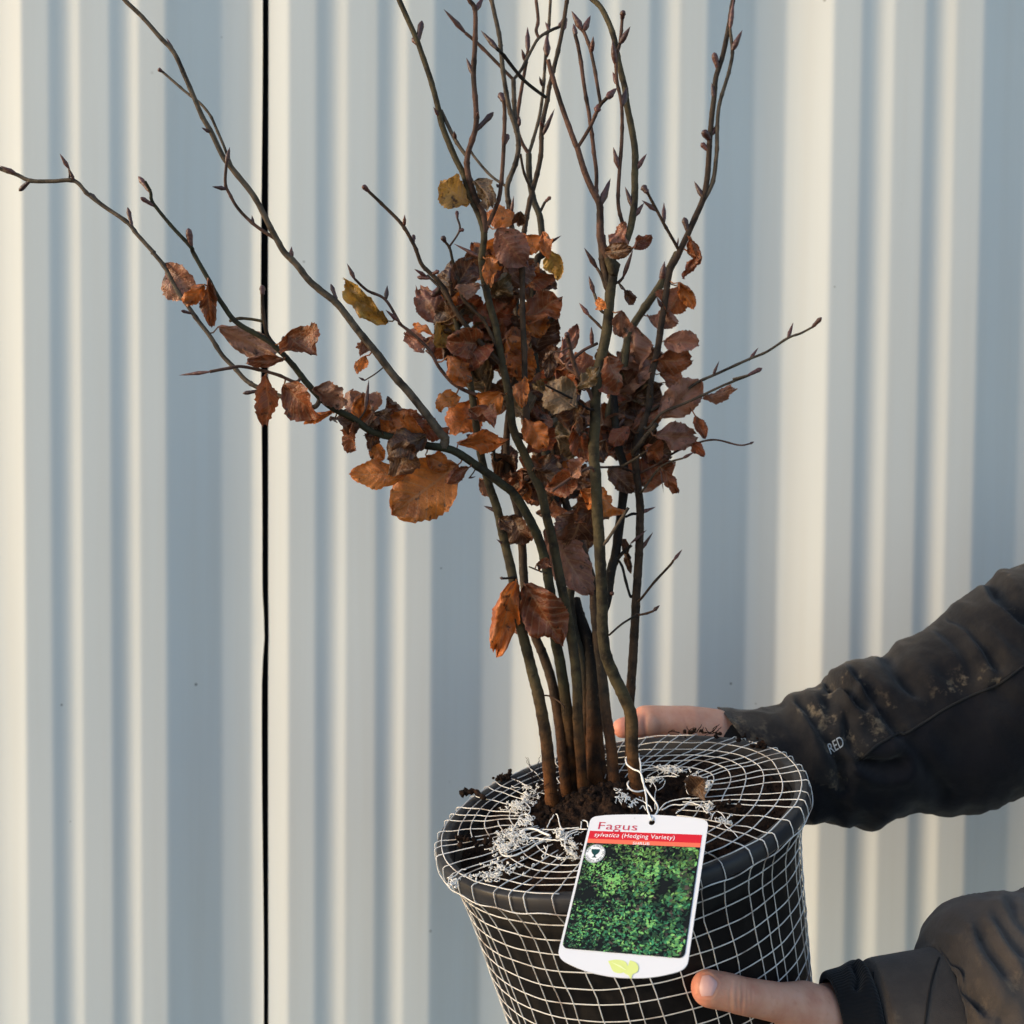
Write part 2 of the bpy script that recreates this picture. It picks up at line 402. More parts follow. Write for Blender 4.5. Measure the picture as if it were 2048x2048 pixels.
# ------------------------------------------------------------------ soil
HX, HY = -.006, -.004                            # centre of the hole in the net, pot frame
def soil_h(x, y):
    r = math.hypot(x, y); d = math.hypot(x - HX + .004, y - HY)
    h = -.0085 + .020 * math.exp(-(d / .040) ** 2) - .004 * (r / .11) ** 4
    # low dark pocket on the left inside the rim and behind the stems on the right
    h -= .007 * math.exp(-(((x + .1) / .02) ** 2 + ((y + .005) / .03) ** 2))
    h -= .012 * math.exp(-(((x - .042) / .018) ** 2 + ((y - .012) / .02) ** 2))
    return h
def build_soil():
    n, m = 150, 60; v = []; f = []
    for i in range(m + 1):
        r = .1098 * i / m
        for k in range(n):
            a = 2 * math.pi * k / n; x, y = r * math.cos(a), r * math.sin(a)
            q = Vector((x, y, 0))
            h = soil_h(x, y) + .0035 * noise.noise(q * 95) + .0030 * noise.noise(q * 260) + .0015 * noise.noise(q * 600)
            v.append(PC + PA * x + PB * y + PN * h)
    for i in range(m):
        for k in range(n):
            k2 = (k + 1) % n; f.append((i * n + k, i * n + k2, (i + 1) * n + k2, (i + 1) * n + k))
    mb = MB(); mb.add((v, f))
    ico = bmesh.new(); bmesh.ops.create_icosphere(ico, subdivisions=2, radius=1)
    iv = [p.co.copy() for p in ico.verts]; jf = [tuple(q.index for q in p.verts) for p in ico.faces]
    ico.free()
    def crumb(c, s, seed):
        st = Vector((random.uniform(.7, 1.3), random.uniform(.6, 1.2), random.uniform(.5, .9)))
        q = Matrix.Rotation(random.uniform(0, 6.28), 3, Vector((random.random(), random.random(), random.random() + .1)))
        mb.add(([c + q @ Vector((p.x * st.x, p.y * st.y, p.z * st.z)) * s * (1 + .55 * noise.noise(p * 1.7 + Vector((seed, 0, 0)))) for p in iv], jf))
    for i in range(900):
        r = .105 * math.sqrt(random.random()); a = random.uniform(0, 6.283); x, y = r * math.cos(a), r * math.sin(a)
        near = math.hypot(x - HX, y - HY) < .05
        if not near and random.random() < .35: continue
        s = random.uniform(.0007, .0022) * (1.25 if near else 1)
        crumb(PC + PA * x + PB * y + PN * (soil_h(x, y) + s * .6), s, i * 3.1)
    # compost lying on the netting and rim (at the back, left and left front)
    for (sx, sy, cnt, spread) in ((1395, 1462, 34, 34), (1500, 1478, 10, 22), (1010, 1557, 34, 16), (930, 1680, 16, 16), (970, 1690, 12, 20), (1525, 1492, 12, 14),
                                  (1440, 1620, 22, 40), (1003, 1812, 5, 6), (1180, 1600, 30, 30)):
        for i in range(cnt):
            x, y = sx + random.gauss(0, spread * .6), sy + random.gauss(0, spread * .22)
            z = plane_depth(x, y, .002); P = unp(x, y, z); dd = P - PC
            if dd.length > .121: continue
            s = random.uniform(.0007, .0021); crumb(P + PN * random.uniform(0, .002), s, i * 1.7 + sx)
    # fibres and rootlets
    def rootlet(p0, d, L, r, seed, wig=.5):
        pts = [p0]; dd = d.normalized()
        for i in range(9):
            dd = (dd + wig * Vector((noise.noise(Vector((i * .9, seed, 0))), noise.noise(Vector((i * .9, seed, 5))), noise.noise(Vector((i * .9, seed, 9)))))).normalized()
            pts.append(pts[-1] + dd * L / 9)
        mb.add(tube(pts, [r * (1 - .06 * i) for i in range(10)], 4))
    for i in range(150):
        r = .1 * math.sqrt(random.random()); a = random.uniform(0, 6.283); x, y = r * math.cos(a), r * math.sin(a)
        rootlet(PC + PA * x + PB * y + PN * (soil_h(x, y) + .001), PA * random.uniform(-1, 1) + PB * random.uniform(-1, 1) + PN * .25, random.uniform(.006, .02), .00022, i * 2.3)
    for i in range(16):      # tangle of fine roots beside the left stem
        P = unp(1072 + random.uniform(-6, 10), 1585 + random.uniform(-40, 10), .676)
        rootlet(P, PN * random.uniform(.2, 1) + PA * random.uniform(-1, .6) + PB * random.uniform(-.3, .3), random.uniform(.008, .018), .00030, i * 5.7, 1.6)
    for i in range(16):
        P = unp(1400 + random.gauss(0, 30), 1465, .79)
        rootlet(P, PN * random.uniform(.0, .35) + PA * random.uniform(-1, 1), random.uniform(.005, .010), .0005, i * 4.1, .9)
    o = mb.build('potting_soil', SOIL)
    tag(o, 'dark brown crumbly potting soil filling the pot under the net', 'soil', kind='stuff')
    # curled bit of root sticking out over the rim
    pts = [unp(x, y, plane_depth(x, y, .004)) for x, y in catmull(pp('N 660,260 600,210 550,180 490,185 440,190 405,205'), 14)]
    rad = [.0012 + .0016 * (i / 13) + .0007 * math.sin(i * 2.1) for i in range(14)]
    v, f = tube(pts, rad, 8, rough=.6, seed=3)
    tag(mesh_obj('root_fragment', v, f, SOIL), 'short dark curled root fragment jutting over the pot rim', 'root')
build_soil()

# ------------------------------------------------------------------ netting
def build_net():
    root = empty('netting'); tag(root, 'white open-mesh netting stretched over the pot and soil, frayed hole in the middle', 'netting')
    NR = 54; YR = .00036
    def top_h(x, y):
        return max(.0012, soil_h(x, y) + .003) + .0009 * noise.noise(Vector((x * 60, y * 60, 2)))
    def top_pt(th, q):
        """q = 1 at the rim, 0 at the hole's edge; rings slide from pot centre to hole centre"""
        rh = .054 + .006 * math.sin(3 * th + 1) + .004 * math.sin(5 * th)
        r = rh + (.1165 - rh) * q
        ox, oy = HX * (1 - q), HY * (1 - q)
        tw = th + .10 * (1 - q) + .02 * noise.noise(Vector((th * 3, q * 4, 1)))
        x, y = r * math.cos(tw) + ox, r * math.sin(tw) + oy
        return PC + PA * x + PB * y + PN * top_h(x, y)
    def side_pt(th, s):
        """s metres down the side"""
        h = -.0088 - s
        r = body_r(h) + .0010 + .0085 * math.exp(-s / .011)
        t2 = th + .9 * s + .012 * noise.noise(Vector((th * 5, s * 60, 7)))
        return pot(r + .0003 * noise.noise(Vector((th * 9, s * 90, 4))), t2, h)
    for i in range(NR):
        th = 2 * math.pi * (i + .25 * math.sin(i * 1.7)) / NR
        pts = [top_pt(th, q) for q in np.linspace(-.02 + .05 * random.random(), 1, 14)]
        pts += [pot(.1192, th, .0011), pot(.1206, th, .0004), pot(.1213, th + .003, -.004), pot(.1211, th + .004, -.0082)]
        pts += [side_pt(th, s) for s in np.linspace(.003, .19, 28)]
        v, f = tube(pts, YR * random.uniform(.9, 1.1), 5); mesh_obj('strand', v, f, NET, root)
    # rings on top; a few are broken where the net is torn or covered
    breaks = {1: [(3.30, 3.75)], 2: [(3.25, 3.62)], 3: [(3.2, 3.55)], 0: [(.55, .95), (4.35, 4.43)], 4: [(2.2, 2.9)]}
    for j, q in enumerate((1.0, .83, .66, .50, .34, .18)):
        segs = []; cur = []
        for k in range(217):
            th = 2 * math.pi * k / 216
            bad = any(a < th % 6.2832 < b for a, b in breaks.get(j, []))
            if bad:
                if len(cur) > 3: segs.append(cur)
                cur = []
            else: cur.append(top_pt(th, q + .03 * noise.noise(Vector((math.cos(th) * 2.2, math.sin(th) * 2.2, j * 3.3)))))
        if len(cur) > 3: segs.append(cur)
        mb = MB()
        for s in segs: mb.add(tube(s, YR, 5))
        mb.build('strand', NET, root)
    ring = [pot(.1213, 2 * math.pi * k / 216, -.0088 + .0006 * math.sin(k * .7)) for k in range(216)]
    v, f = tube(ring, YR, 5, closed=True); mesh_obj('strand', v, f, NET, root)
    for j in range(1, 18):
        s = .0105 * j
        ring = [side_pt(2 * math.pi * k / 216, s + .0011 * noise.noise(Vector((math.cos(k * .029) * 4, math.sin(k * .029) * 4, j * 1.9)))) for k in range(216)]
        v, f = tube(ring, YR, 5, closed=True); mesh_obj('strand', v, f, NET, root)
    # frayed yarn round the hole
    fr = MB()
    def thread(pxs, r=.00026, h=.003, wob=.0012, n=30, seed=0):
        pts = []
        for i, (x, y) in enumerate(catmull(pxs, n)):
            P = unp(x, y, plane_depth(x, y, h))
            q = Vector((i * .55, seed * 3.7, 0))
            P += Vector((noise.noise(q), noise.noise(q + Vector((0, 0, 9))), noise.noise(q + Vector((0, 0, 19))))) * wob
            d = P - PC
            x_, y_ = d.dot(PA), d.dot(PB)
            low = max(.0012, soil_h(x_, y_) + .002) if math.hypot(x_, y_) < .112 else .0012
            if d.dot(PN) < low: P += PN * (low - d.dot(PN))
            pts.append(P)
        fr.add(tube(pts, r, 4))
    clumps = [(1057, 1590, 16, 16, 40), (1035, 1612, 20, 14, 70), (1052, 1640, 14, 14, 36), (1030, 1672, 30, 14, 90), (1005, 1690, 26, 14, 70), (1010, 1735, 50, 16, 46),
              (965, 1752, 34, 10, 26), (905, 1762, 14, 10, 16), (1140, 1690, 16, 18, 40), (1120, 1670, 24, 10, 30), (1140, 1710, 12, 12, 20), (1280, 1600, 14, 10, 12),
              (1345, 1540, 26, 8, 42), (1385, 1560, 12, 12, 40), (1415, 1570, 10, 8, 26), (1300, 1560, 34, 5, 30), (1415, 1615, 16, 10, 24), (1450, 1640, 16, 14, 18), (1255, 1612, 18, 8, 30)]
    sd = 0
    for (cx, cy, sx, sy, cnt) in clumps:
        for i in range(int(cnt * .75)):
            sd += 1
            x, y = random.gauss(cx, sx * .5), random.gauss(cy, sy * .5)
            L = random.uniform(7, 22); a = random.uniform(0, 6.28); c = random.uniform(-1.6, 1.6)
            p = []
            for k in range(5):
                p.append((x, y)); x += L / 4 * math.cos(a); y += .7 * L / 4 * math.sin(a); a += c
            thread(p, random.uniform(.00018, .00034), random.uniform(.002, .006), .0016, 14, sd)
    # named loops and twisted cords
    for s, r in (('N 1350,580 1385,500 1440,430 1475,490 1500,590', .0005), ('N 1050,640 1120,600 1220,600 1300,640 1380,670', .0010), ('N 1010,650 1100,690 1250,700 1420,720 1540,715', .0006),
                 ('N 1400,690 1300,720 1200,780 1100,840 1000,890 900,900 830,850 870,790', .0006), ('N 1300,605 1450,600 1580,590 1700,580', .0005), ('N 1440,610 1470,680 1540,710 1580,640 1680,600 1790,600', .0006),
                 ('N 1560,830 1540,740 1600,660 1690,620', .0005), ('N 1720,600 1730,530 1790,530 1800,570', .0006), ('N 1030,500 1060,440 1140,430 1160,370 1100,300 1060,330', .0005),
                 ('N 1080,560 1040,500 980,600 960,680', .0006), ('N 250,1230 270,1150 320,1120 400,1050 460,1040', .0004), ('N 640,1140 700,1120 740,1080 800,1050 830,990', .0004),
                 ('N 1310,780 1340,840 1290,900 1320,910 1360,770', .0004),
                 ('R 0,870 30,820 100,800 190,800 240,840 260,880', .0005), ('R 50,870 90,830 130,870 170,830 200,870', .0004), ('R 330,870 400,800 500,770 630,750', .0005),
                 ('R 360,870 450,820 560,820 640,800 740,830', .0005), ('R 490,900 590,830 640,770', .0005), ('R 610,710 590,650 590,590 640,550 690,530', .0006), ('R 160,440 260,440 400,490 520,540', .0004),
                 ('R 160,480 280,460 400,440 500,460 560,500', .0004), ('R 200,590 300,560 410,540 500,550', .0005), ('R 250,570 300,660 290,720 290,860', .0004), ('R 320,680 370,640 390,580', .0003),
                 ('R 830,960 870,890 930,900 970,960 970,1020 1010,1050 1090,1130', .0004), ('R 740,830 790,900 830,920', .0004)):
        sd += 1; thread(pp(s), r * .8, .0045, .0004, 26, sd)
    o = fr.build('frayed_threads', FRAY, root); o['kind'] = 'stuff'
build_net()

# ------------------------------------------------------------------ the beech: stems, twigs, buds, leaves
OLIVE = (.088, .068, .034); BROWN = (.075, .045, .028); GREY = (.115, .086, .060); RED = (.120, .062, .044); DARKB = (.014, .010, .008)
shrub = empty('beech_shrub')
tag(shrub, 'bare multi-stemmed beech hedging plant with clinging copper-brown dead leaves and pointed buds', 'shrub')
SAMPLES = []      # px, py, depth, stem object
def add_tube_part(name, pts2, z0, z1, r0, r1, color, parent, taper=1.0, nseg=8, soilbase=False, zmid=None):
    L = sum(math.dist(a, b) for a, b in zip(pts2, pts2[1:])); n = max(6, int(L / 3.5))
    c = catmull(pts2, n); P = []; R = []; seed = random.random() * 99
    kn = max(2, int(L / random.uniform(38, 55))); nodes = [(q + random.uniform(-.25, .25)) / kn for q in range(1, kn)]
    kz = [0] + [random.choice((-1, 1)) * random.uniform(.4, 1.5) * min(1.0, 6.0 / max(r0, 3)) for _ in nodes] + [0]
    kt = [0] + nodes + [1]
    for i, (x, y) in enumerate(c):
        t = i / (n - 1); z = z0 + (z1 - z0) * t
        a, b = c[max(0, i - 1)], c[min(n - 1, i + 1)]; dl = math.dist(a, b) or 1
        off = float(np.interp(t, kt, kz)) + .35 * noise.noise(Vector((t * L / 60, seed, 0)))
        P.append(unp(x - off * (b[1] - a[1]) / dl, y + off * (b[0] - a[0]) / dl, z))
        rp = (r0 + (r1 - r0) * t ** taper)
        for q in nodes: rp *= 1 + (.20 if r0 < 7.5 else .07) * math.exp(-((t - q) * L / 3.6) ** 2)
        R.append(rp * z / F)
    if soilbase:
        P.insert(0, P[0] - PN * .03); R.insert(0, R[0] * 1.05)
        R[1] *= 1.08
    v, f = tube(P, R, nseg, rough=.07, seed=seed)
    o = mesh_obj(name, v, f, BARK, parent); o.color = (*color, 1)
    st = parent if name == 'twig' else o
    for i, (x, y) in enumerate(c): SAMPLES.append((x, y, z0 + (z1 - z0) * i / (n - 1), st))
    return o
def nearest(x, y, zmax=None):
    a = np.array([(s[0], s[1], s[2]) for s in SAMPLES]); d = (a[:, 0] - x) ** 2 + (a[:, 1] - y) ** 2
    i = int(np.argmin(d)); return SAMPLES[i], math.sqrt(d[i])

# main stems, base first: pixel path, extra depth at the top, radius in pixels at base and top, colour
STEMS = [
 ('F 815,1920 790,1640 770,1460 730,1250 690,1100 650,940 605,760 560,480 510,260 470,80 E 495,1310 455,1170 425,1000 400,820 370,640 330,480 290,330 210,180', .00, 13.5, 5, OLIVE),
 ('F 905,1840 885,1600 860,1400 825,1200 760,1000 710,880 665,700 635,500 622,270 600,120 E 650,1450 600,1250 590,1050 610,850 640,700 690,560 735,400', .03, 11, 6, BROWN),
 # thick branch that sweeps out to the left
 ('F 950,1810 930,1500 900,1250 870,1050 835,850 810,620 785,450 740,280 680,140 E 640,1360 560,1290 440,1200 300,1110 160,1080 0,1045 D 1220,1000 1120,930 990,860 870,740 790,640 730,570 650,500 480,400 400,300 330,180 240,20 A 1050,1360 950,1250 850,1130 830,1060 800,1000', -.10, 12, 3, (.050, .048, .026)),
 ('F 1015,1830 1000,1600 985,1400 980,1200 960,1000 930,800 890,600 860,450 820,250 775,80 E 780,1340 740,1250 690,1130 650,1050 620,960 605,830 585,720 560,600 530,430 490,280 460,150 450,30 B 865,1420 880,1290 850,1190 800,1080 770,970 720,870 650,700 620,570 580,430 530,280 500,200 410,0 380,-80', -.03, 11, 5, OLIVE),
 ('F 1090,1760 1085,1500 1080,1300 1065,1050 1035,880 985,740 960,640', .03, 15, 13, DARKB),
 ('F 1130,1740 1110,1500 1105,1250 1100,1000 1120,800 1170,640 1200,450 1235,300 E 1240,1250 1210,1100 1190,950 1180,800 1170,650', .05, 13, 7, DARKB),
 ('F 1050,1740 1035,1500 1030,1300 1015,1050 960,850 930,650 940,450 E 850,1350 800,1100 780,900 760,720 735,560 730,400 740,200 760,50 B 1200,1390 1190,1210 1150,1100 1130,1000 1125,850', .04, 11, 6, (.060, .052, .036)),
 ('F 1215,1800 1195,1560 1165,1350 1140,1100 1115,900 1090,700 1070,500 E 950,1500 900,1350 860,1200 840,1000 800,850', .06, 12, 6, BROWN),
 # kinked olive stem
 ('F 1390,1920 1350,1780 1335,1600 1328,1400 1275,1250 1210,1120 1165,1000 1145,850 1140,650 1130,450 1120,250 E 1090,1480 1080,1270 1070,1100 1078,950 1080,800 1100,650 1140,450 1160,250 1185,90 C 625,1500 600,1420', -.03, 13, 10, OLIVE),
 ('F 1320,1640 1318,1400 1325,1200 1342,1000 1352,800 1360,600 1372,400 1380,250 1385,60 E 1318,1330 1300,1180 1310,1060 1350,940 1372,850 1385,700 1420,550 1450,350 1490,120 C 985,1400 1080,1200 1130,1070 1150,900 1160,750 1180,560 1190,430 1230,300 1260,150 1285,0 1310,-80', .05, 10, 4.5, BROWN),
]
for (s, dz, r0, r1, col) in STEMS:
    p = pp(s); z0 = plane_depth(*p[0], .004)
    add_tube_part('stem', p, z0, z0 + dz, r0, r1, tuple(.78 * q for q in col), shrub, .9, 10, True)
# secondary branches, base first: path, extra depth at the end, radii in pixels, colour
TWIGS = [
 ('E 250,1040 D 1600,1010 1530,915 1430,785 1340,685 1250,570 1150,450 1090,370 1030,290 940,220 870,160 800,70 735,5 A 1520,1310 1480,1230 1400,1080 1290,940 1230,860 1170,740 1120,650 1080,560 1020,420 960,290 880,200 780,90 690,0 620,-80', -.04, 8.5, 3.2, GREY),
 ('D 900,870 780,830 690,800 590,760 530,720 470,650 400,580 330,470 270,390 200,290 150,220 80,90 20,20 A 840,1390 760,1300 700,1230 570,1140 480,1070 410,1000 290,1000 170,995 90,960 0,930 -60,905', .03, 4.6, 3, GREY),
 ('A 1520,1330 1400,1240 1310,1150 1260,1060 1245,1000 1250,900', -.01, 3.2, 2.2, RED),
 ('A 1290,940 1200,720 1120,590 1000,490 895,395', .01, 2.6, 2, GREY),
 ('D 800,730 700,690 600,660 500,640 430,650 330,672', -.02, 3, 2.4, RED),
 ('D 695,535 650,470 632,390 622,290 620,240', -.01, 4, 2.4, BROWN),
 ('D 632,392 560,380 490,375 440,392', .005, 2.6, 2.4, OLIVE),
 ('E 470,800 400,790 300,740 220,650 170,560 100,490 0,410 D 1380,400 1300,270 1200,220 1130,160', -.02, 4, 2, RED),
 ('E 560,640 420,480 300,330 240,210 160,120 B 530,1450 490,1350 430,1240 320,1130 240,1055', -.03, 5, 2.4, BROWN),
 ('E 560,590 470,400 400,330 340,260 310,120 290,60 B 690,1370 660,1330', -.02, 3.4, 2, BROWN),
 ('B 690,1360 740,1270 730,1200', 0, 1.8, 1.6, RED),
 ('E 300,330 250,250 210,200 150,140', .01, 2.4, 2, BROWN),
 # left top, second leader
 ('B 885,1285 870,1180 820,1060 790,960 790,860 830,720 830,600 820,420 830,250 830,60 800,0 780,-60', -.02, 6, 3.4, RED),
 ('B 785,870 740,800 700,730 640,610', .005, 3.4, 3, GREY),
 ('B 890,1290 950,1120 970,1000 985,800 990,620 985,550', -.02, 4, 3, RED),
 # middle tops
 ('E 640,700 650,450 640,200 B 1040,1330 1025,1240 1015,1150 1005,1030 1050,900 1070,800 1050,700 1010,560 985,430 970,290 960,200 920,0 905,-60', 0, 5.5, 3.2, GREY),
 ('B 1060,700 1048,560 1040,440', .01, 4, 3.6, GREY),
 ('B 1040,435 950,350 840,240 775,182', -.01, 3, 2.6, RED),
 ('B 1040,435 1090,380 1140,280 1180,210 1240,170 1290,150', .01, 3, 2.4, GREY),
 ('B 1180,212 1165,170 1175,110 1165,0 1160,-60', .01, 3, 2.6, RED),
 ('B 1000,1035 920,970 830,870 790,810', .01, 2.4, 2, GREY),
 ('E 690,1000 690,700 680,400 B 1090,1420 1095,1300 1110,1220 1150,1040 1190,850 1200,700 1230,530 1260,400 1310,180 1340,0 1350,-60', .02, 6, 3, BROWN),
 ('B 1225,548 1100,440 980,300 950,270', -.03, 3, 3, DARKB),
 ('B 1125,850 1150,770 1190,600 1215,350 1230,170 1245,0 1250,-60', .01, 3.2, 2.2, GREY),
 ('B 1125,850 1085,780 1062,690 1075,560 1100,400 1110,330 1120,280', -.01, 3.4, 2.6, RED),
 ('B 1145,1060 1100,960 1078,850', -.01, 2.4, 2, BROWN),
 ('B 1190,1160 1215,1115', 0, 2.4, 2, BROWN),
 # right-hand tops
 ('C 605,1430 560,1330 555,1200 550,1130 510,1050 470,950 430,820 410,780 350,620 290,430 265,330', -.01, 7.5, 3.4, RED),
 ('C 600,1620 575,1480 568,1400 560,1300', .0, 6.5, 6.5, BROWN),
 ('C 548,1120 535,1060 535,950 520,830 500,700 490,600 460,440 430,260 415,190', .01, 3.6, 3, RED),
 ('C 430,815 500,700 550,590 590,540', -.01, 3.2, 2.8, RED),
 ('C 553,580 530,440 500,280 470,190 450,160', .0, 3, 2.8, RED),
 ('C 610,1440 700,1320 740,1150 745,950 740,800 700,580 690,480 650,330 620,180 560,50 500,-10 460,-50', .02, 7, 4, OLIVE),
 ('C 705,1310 670,1200 650,1100 655,950 670,750 670,580 645,450 640,340 660,250 668,150 675,100', -.01, 3.6, 2.4, RED),
 ('E 1150,920 1190,770 1235,640 1252,520 C 712,1830 780,1720 880,1580 940,1480 980,1400', .03, 6, 6.5, OLIVE),
 ('C 1115,1130 1170,1010 1190,880 1200,750 1210,600 1240,480 1265,380 1280,290 1270,160', .01, 4, 2.6, GREY),
 ('C 985,1390 950,1310 900,1220 840,1110 815,1065', -.02, 3, 2.2, BROWN),
 ('C 590,1600 560,1520 535,1480', 0, 3, 2.4, BROWN),
 ('C 565,1720 540,1670 520,1620', 0, 2.6, 2.4, GREY),
 ('C 570,1820 530,1780 490,1740', 0, 2.2, 2, BROWN),
 ('C 655,1560 680,1530', 0, 2.4, 2.2, RED),
 # right-hand side twigs
 ('E 1370,900 1440,860 1540,800 1640,730 1760,680 1930,605 G 400,610 520,530 600,500 670,460', -.02, 3, 1.7, GREY),
 ('E 1370,980 1440,900 1560,850 1650,815 1800,740 1930,690 G 200,770 290,745', -.04, 2.8, 1.7, GREY),
 ('E 1310,1240 1400,1190 1480,1140 1600,1080 1730,1045 1870,1075 1930,1070', -.03, 2.4, 1.2, RED),
 ('E 1340,1330 1420,1220 1480,1175 1560,1150', -.03, 2, 1.6, GREY),
 ('E 1290,1120 1340,1050 1420,960', -.02, 4.5, 4, GREY),
 ('E 1310,1240 1230,1200 1160,1200 1080,1200', -.03, 2.2, 1.8, RED),
 ('E 1080,1250 1050,1200 940,1260 840,1330', -.02, 2.8, 2.2, RED),
 ('E 1080,1200 1110,1150', -.01, 2, 1.8, GREY),
 ('E 1220,1195 1300,1150 1360,1110', -.02, 2.4, 2, GREY),
 ('E 1080,870 1030,740 985,690 950,580 925,480', -.02, 3.6, 3.4, RED),
 ('E 990,690 920,640 1000,560 1090,515', .01, 3, 2.4, RED),
 ('E 1040,880 940,820 800,745', -.02, 2.6, 1.6, DARKB),
 ('F 1130,310 1160,270 1230,170 1310,50', -.01, 3, 2.6, GREY),
 ('F 1385,645 1470,540 1580,420 1600,390', -.02, 2.4, 1.8, BROWN),
 ('F 1370,740 1270,800 1185,870', -.04, 2.2, 1.6, BROWN),
 ('F 1370,740 1470,715', -.01, 2, 1.8, RED),
 ('F 1335,620 1320,620 1290,520 1270,430 1240,380', .0, 2.4, 2, DARKB),
 ('F 1200,440 1270,350 1330,290', .0, 3, 2.4, DARKB),
 ('F 1385,100 1340,90 1290,110', .0, 2.4, 2, DARKB),
 ('F 740,1255 800,1260 870,1300 900,1340', -.01, 1.6, 1.2, BROWN),
 ('F 810,640 750,580 690,545 640,535', -.02, 2.6, 2, DARKB),
 ('F 800,470 740,460 670,430', -.02, 1.6, 1.2, GREY),
 ('F 800,690 740,620 690,570', -.02, 1.6, 1.2, DARKB),
 ('F 585,500 530,505 500,505', -.01, 2.2, 1.8, DARKB),
 ('E 720,560 790,310 845,285', .0, 2, 1.4, GREY),
 ('E 720,330 790,260 830,250', .0, 1.8, 1.4, GREY),
 ('E 590,1120 530,1160 520,1080', -.02, 2.4, 2, DARKB),
 ('E 500,1110 430,1050 390,1030', -.02, 2, 1.8, BROWN),
]
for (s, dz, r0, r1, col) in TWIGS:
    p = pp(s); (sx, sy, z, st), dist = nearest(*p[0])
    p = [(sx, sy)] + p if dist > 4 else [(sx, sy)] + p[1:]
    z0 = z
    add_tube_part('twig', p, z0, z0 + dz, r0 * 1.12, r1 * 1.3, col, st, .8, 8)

# buds
def bud_mesh(kind):
    prof = {0: [(0, .30), (.08, .55), (.2, .85), (.38, 1.0), (.58, .82), (.78, .48), (.92, .2), (1, .03)],
            1: [(0, .5), (.1, .65), (.25, .8), (.4, .78), (.55, .95), (.75, 1.0), (.9, .7), (1, .2)]}[kind]
    n = 10; v = []; f = []; uv = []
    for i, (t, r) in enumerate(prof):
        for k in range(n):
            a = 2 * math.pi * k / n; rr = r * (1 + .10 * math.sin(a * 2 + t * 14))
            v.append((rr * math.cos(a), rr * math.sin(a), t)); uv.append((k / n, t))
    for i in range(len(prof) - 1):
        for k in range(n):
            k2 = (k + 1) % n; f.append((i * n + k, i * n + k2, (i + 1) * n + k2, (i + 1) * n + k))
    f.append(tuple(range(n))[::-1]); f.append(tuple((len(prof) - 1) * n + k for k in range(n)))
    o = mesh_obj('bud', v, f, BUD, None, uvs=uv); return o
BUD_SRC = [bud_mesh(0), bud_mesh(1)]
used = [False, False]
def add_bud(b, t, wid, kind=0, dz=None):
    (sx, sy, z, st), dist = nearest(*b)
    if dist < 14: b = (sx + (b[0] - sx) * .3, sy + (b[1] - sy) * .3)
    elif dist < 90:
        v, f = tube([unp(*q, z) for q in catmull([(sx, sy), ((sx + b[0]) / 2 + 1.5, (sy + b[1]) / 2 + 1), b], 8)], [max(1.4, wid * .2) * z / F] * 8, 6)
        o = mesh_obj('twig', v, f, BARK, st); o.color = (*BROWN, 1)
    z1 = z + (random.uniform(-.006, .004) if dz is None else dz)
    p0, p1 = unp(*b, z), unp(*t, z1); ax = p1 - p0; L = ax.length
    p0 = p0 - ax * .04
    if used[kind]:
        o = BUD_SRC[kind].copy(); COL.objects.link(o)
    else: o = BUD_SRC[kind]; used[kind] = True
    q = ax.to_track_quat('Z', 'Y'); r = wid * .43 * z / F
    o.matrix_world = Matrix.LocRotScale(p0, q, Vector((r, r, L * 1.04)))
    mw = o.matrix_world.copy(); o.parent = st; o.matrix_parent_inverse = Matrix.Identity(4); o.matrix_world = mw
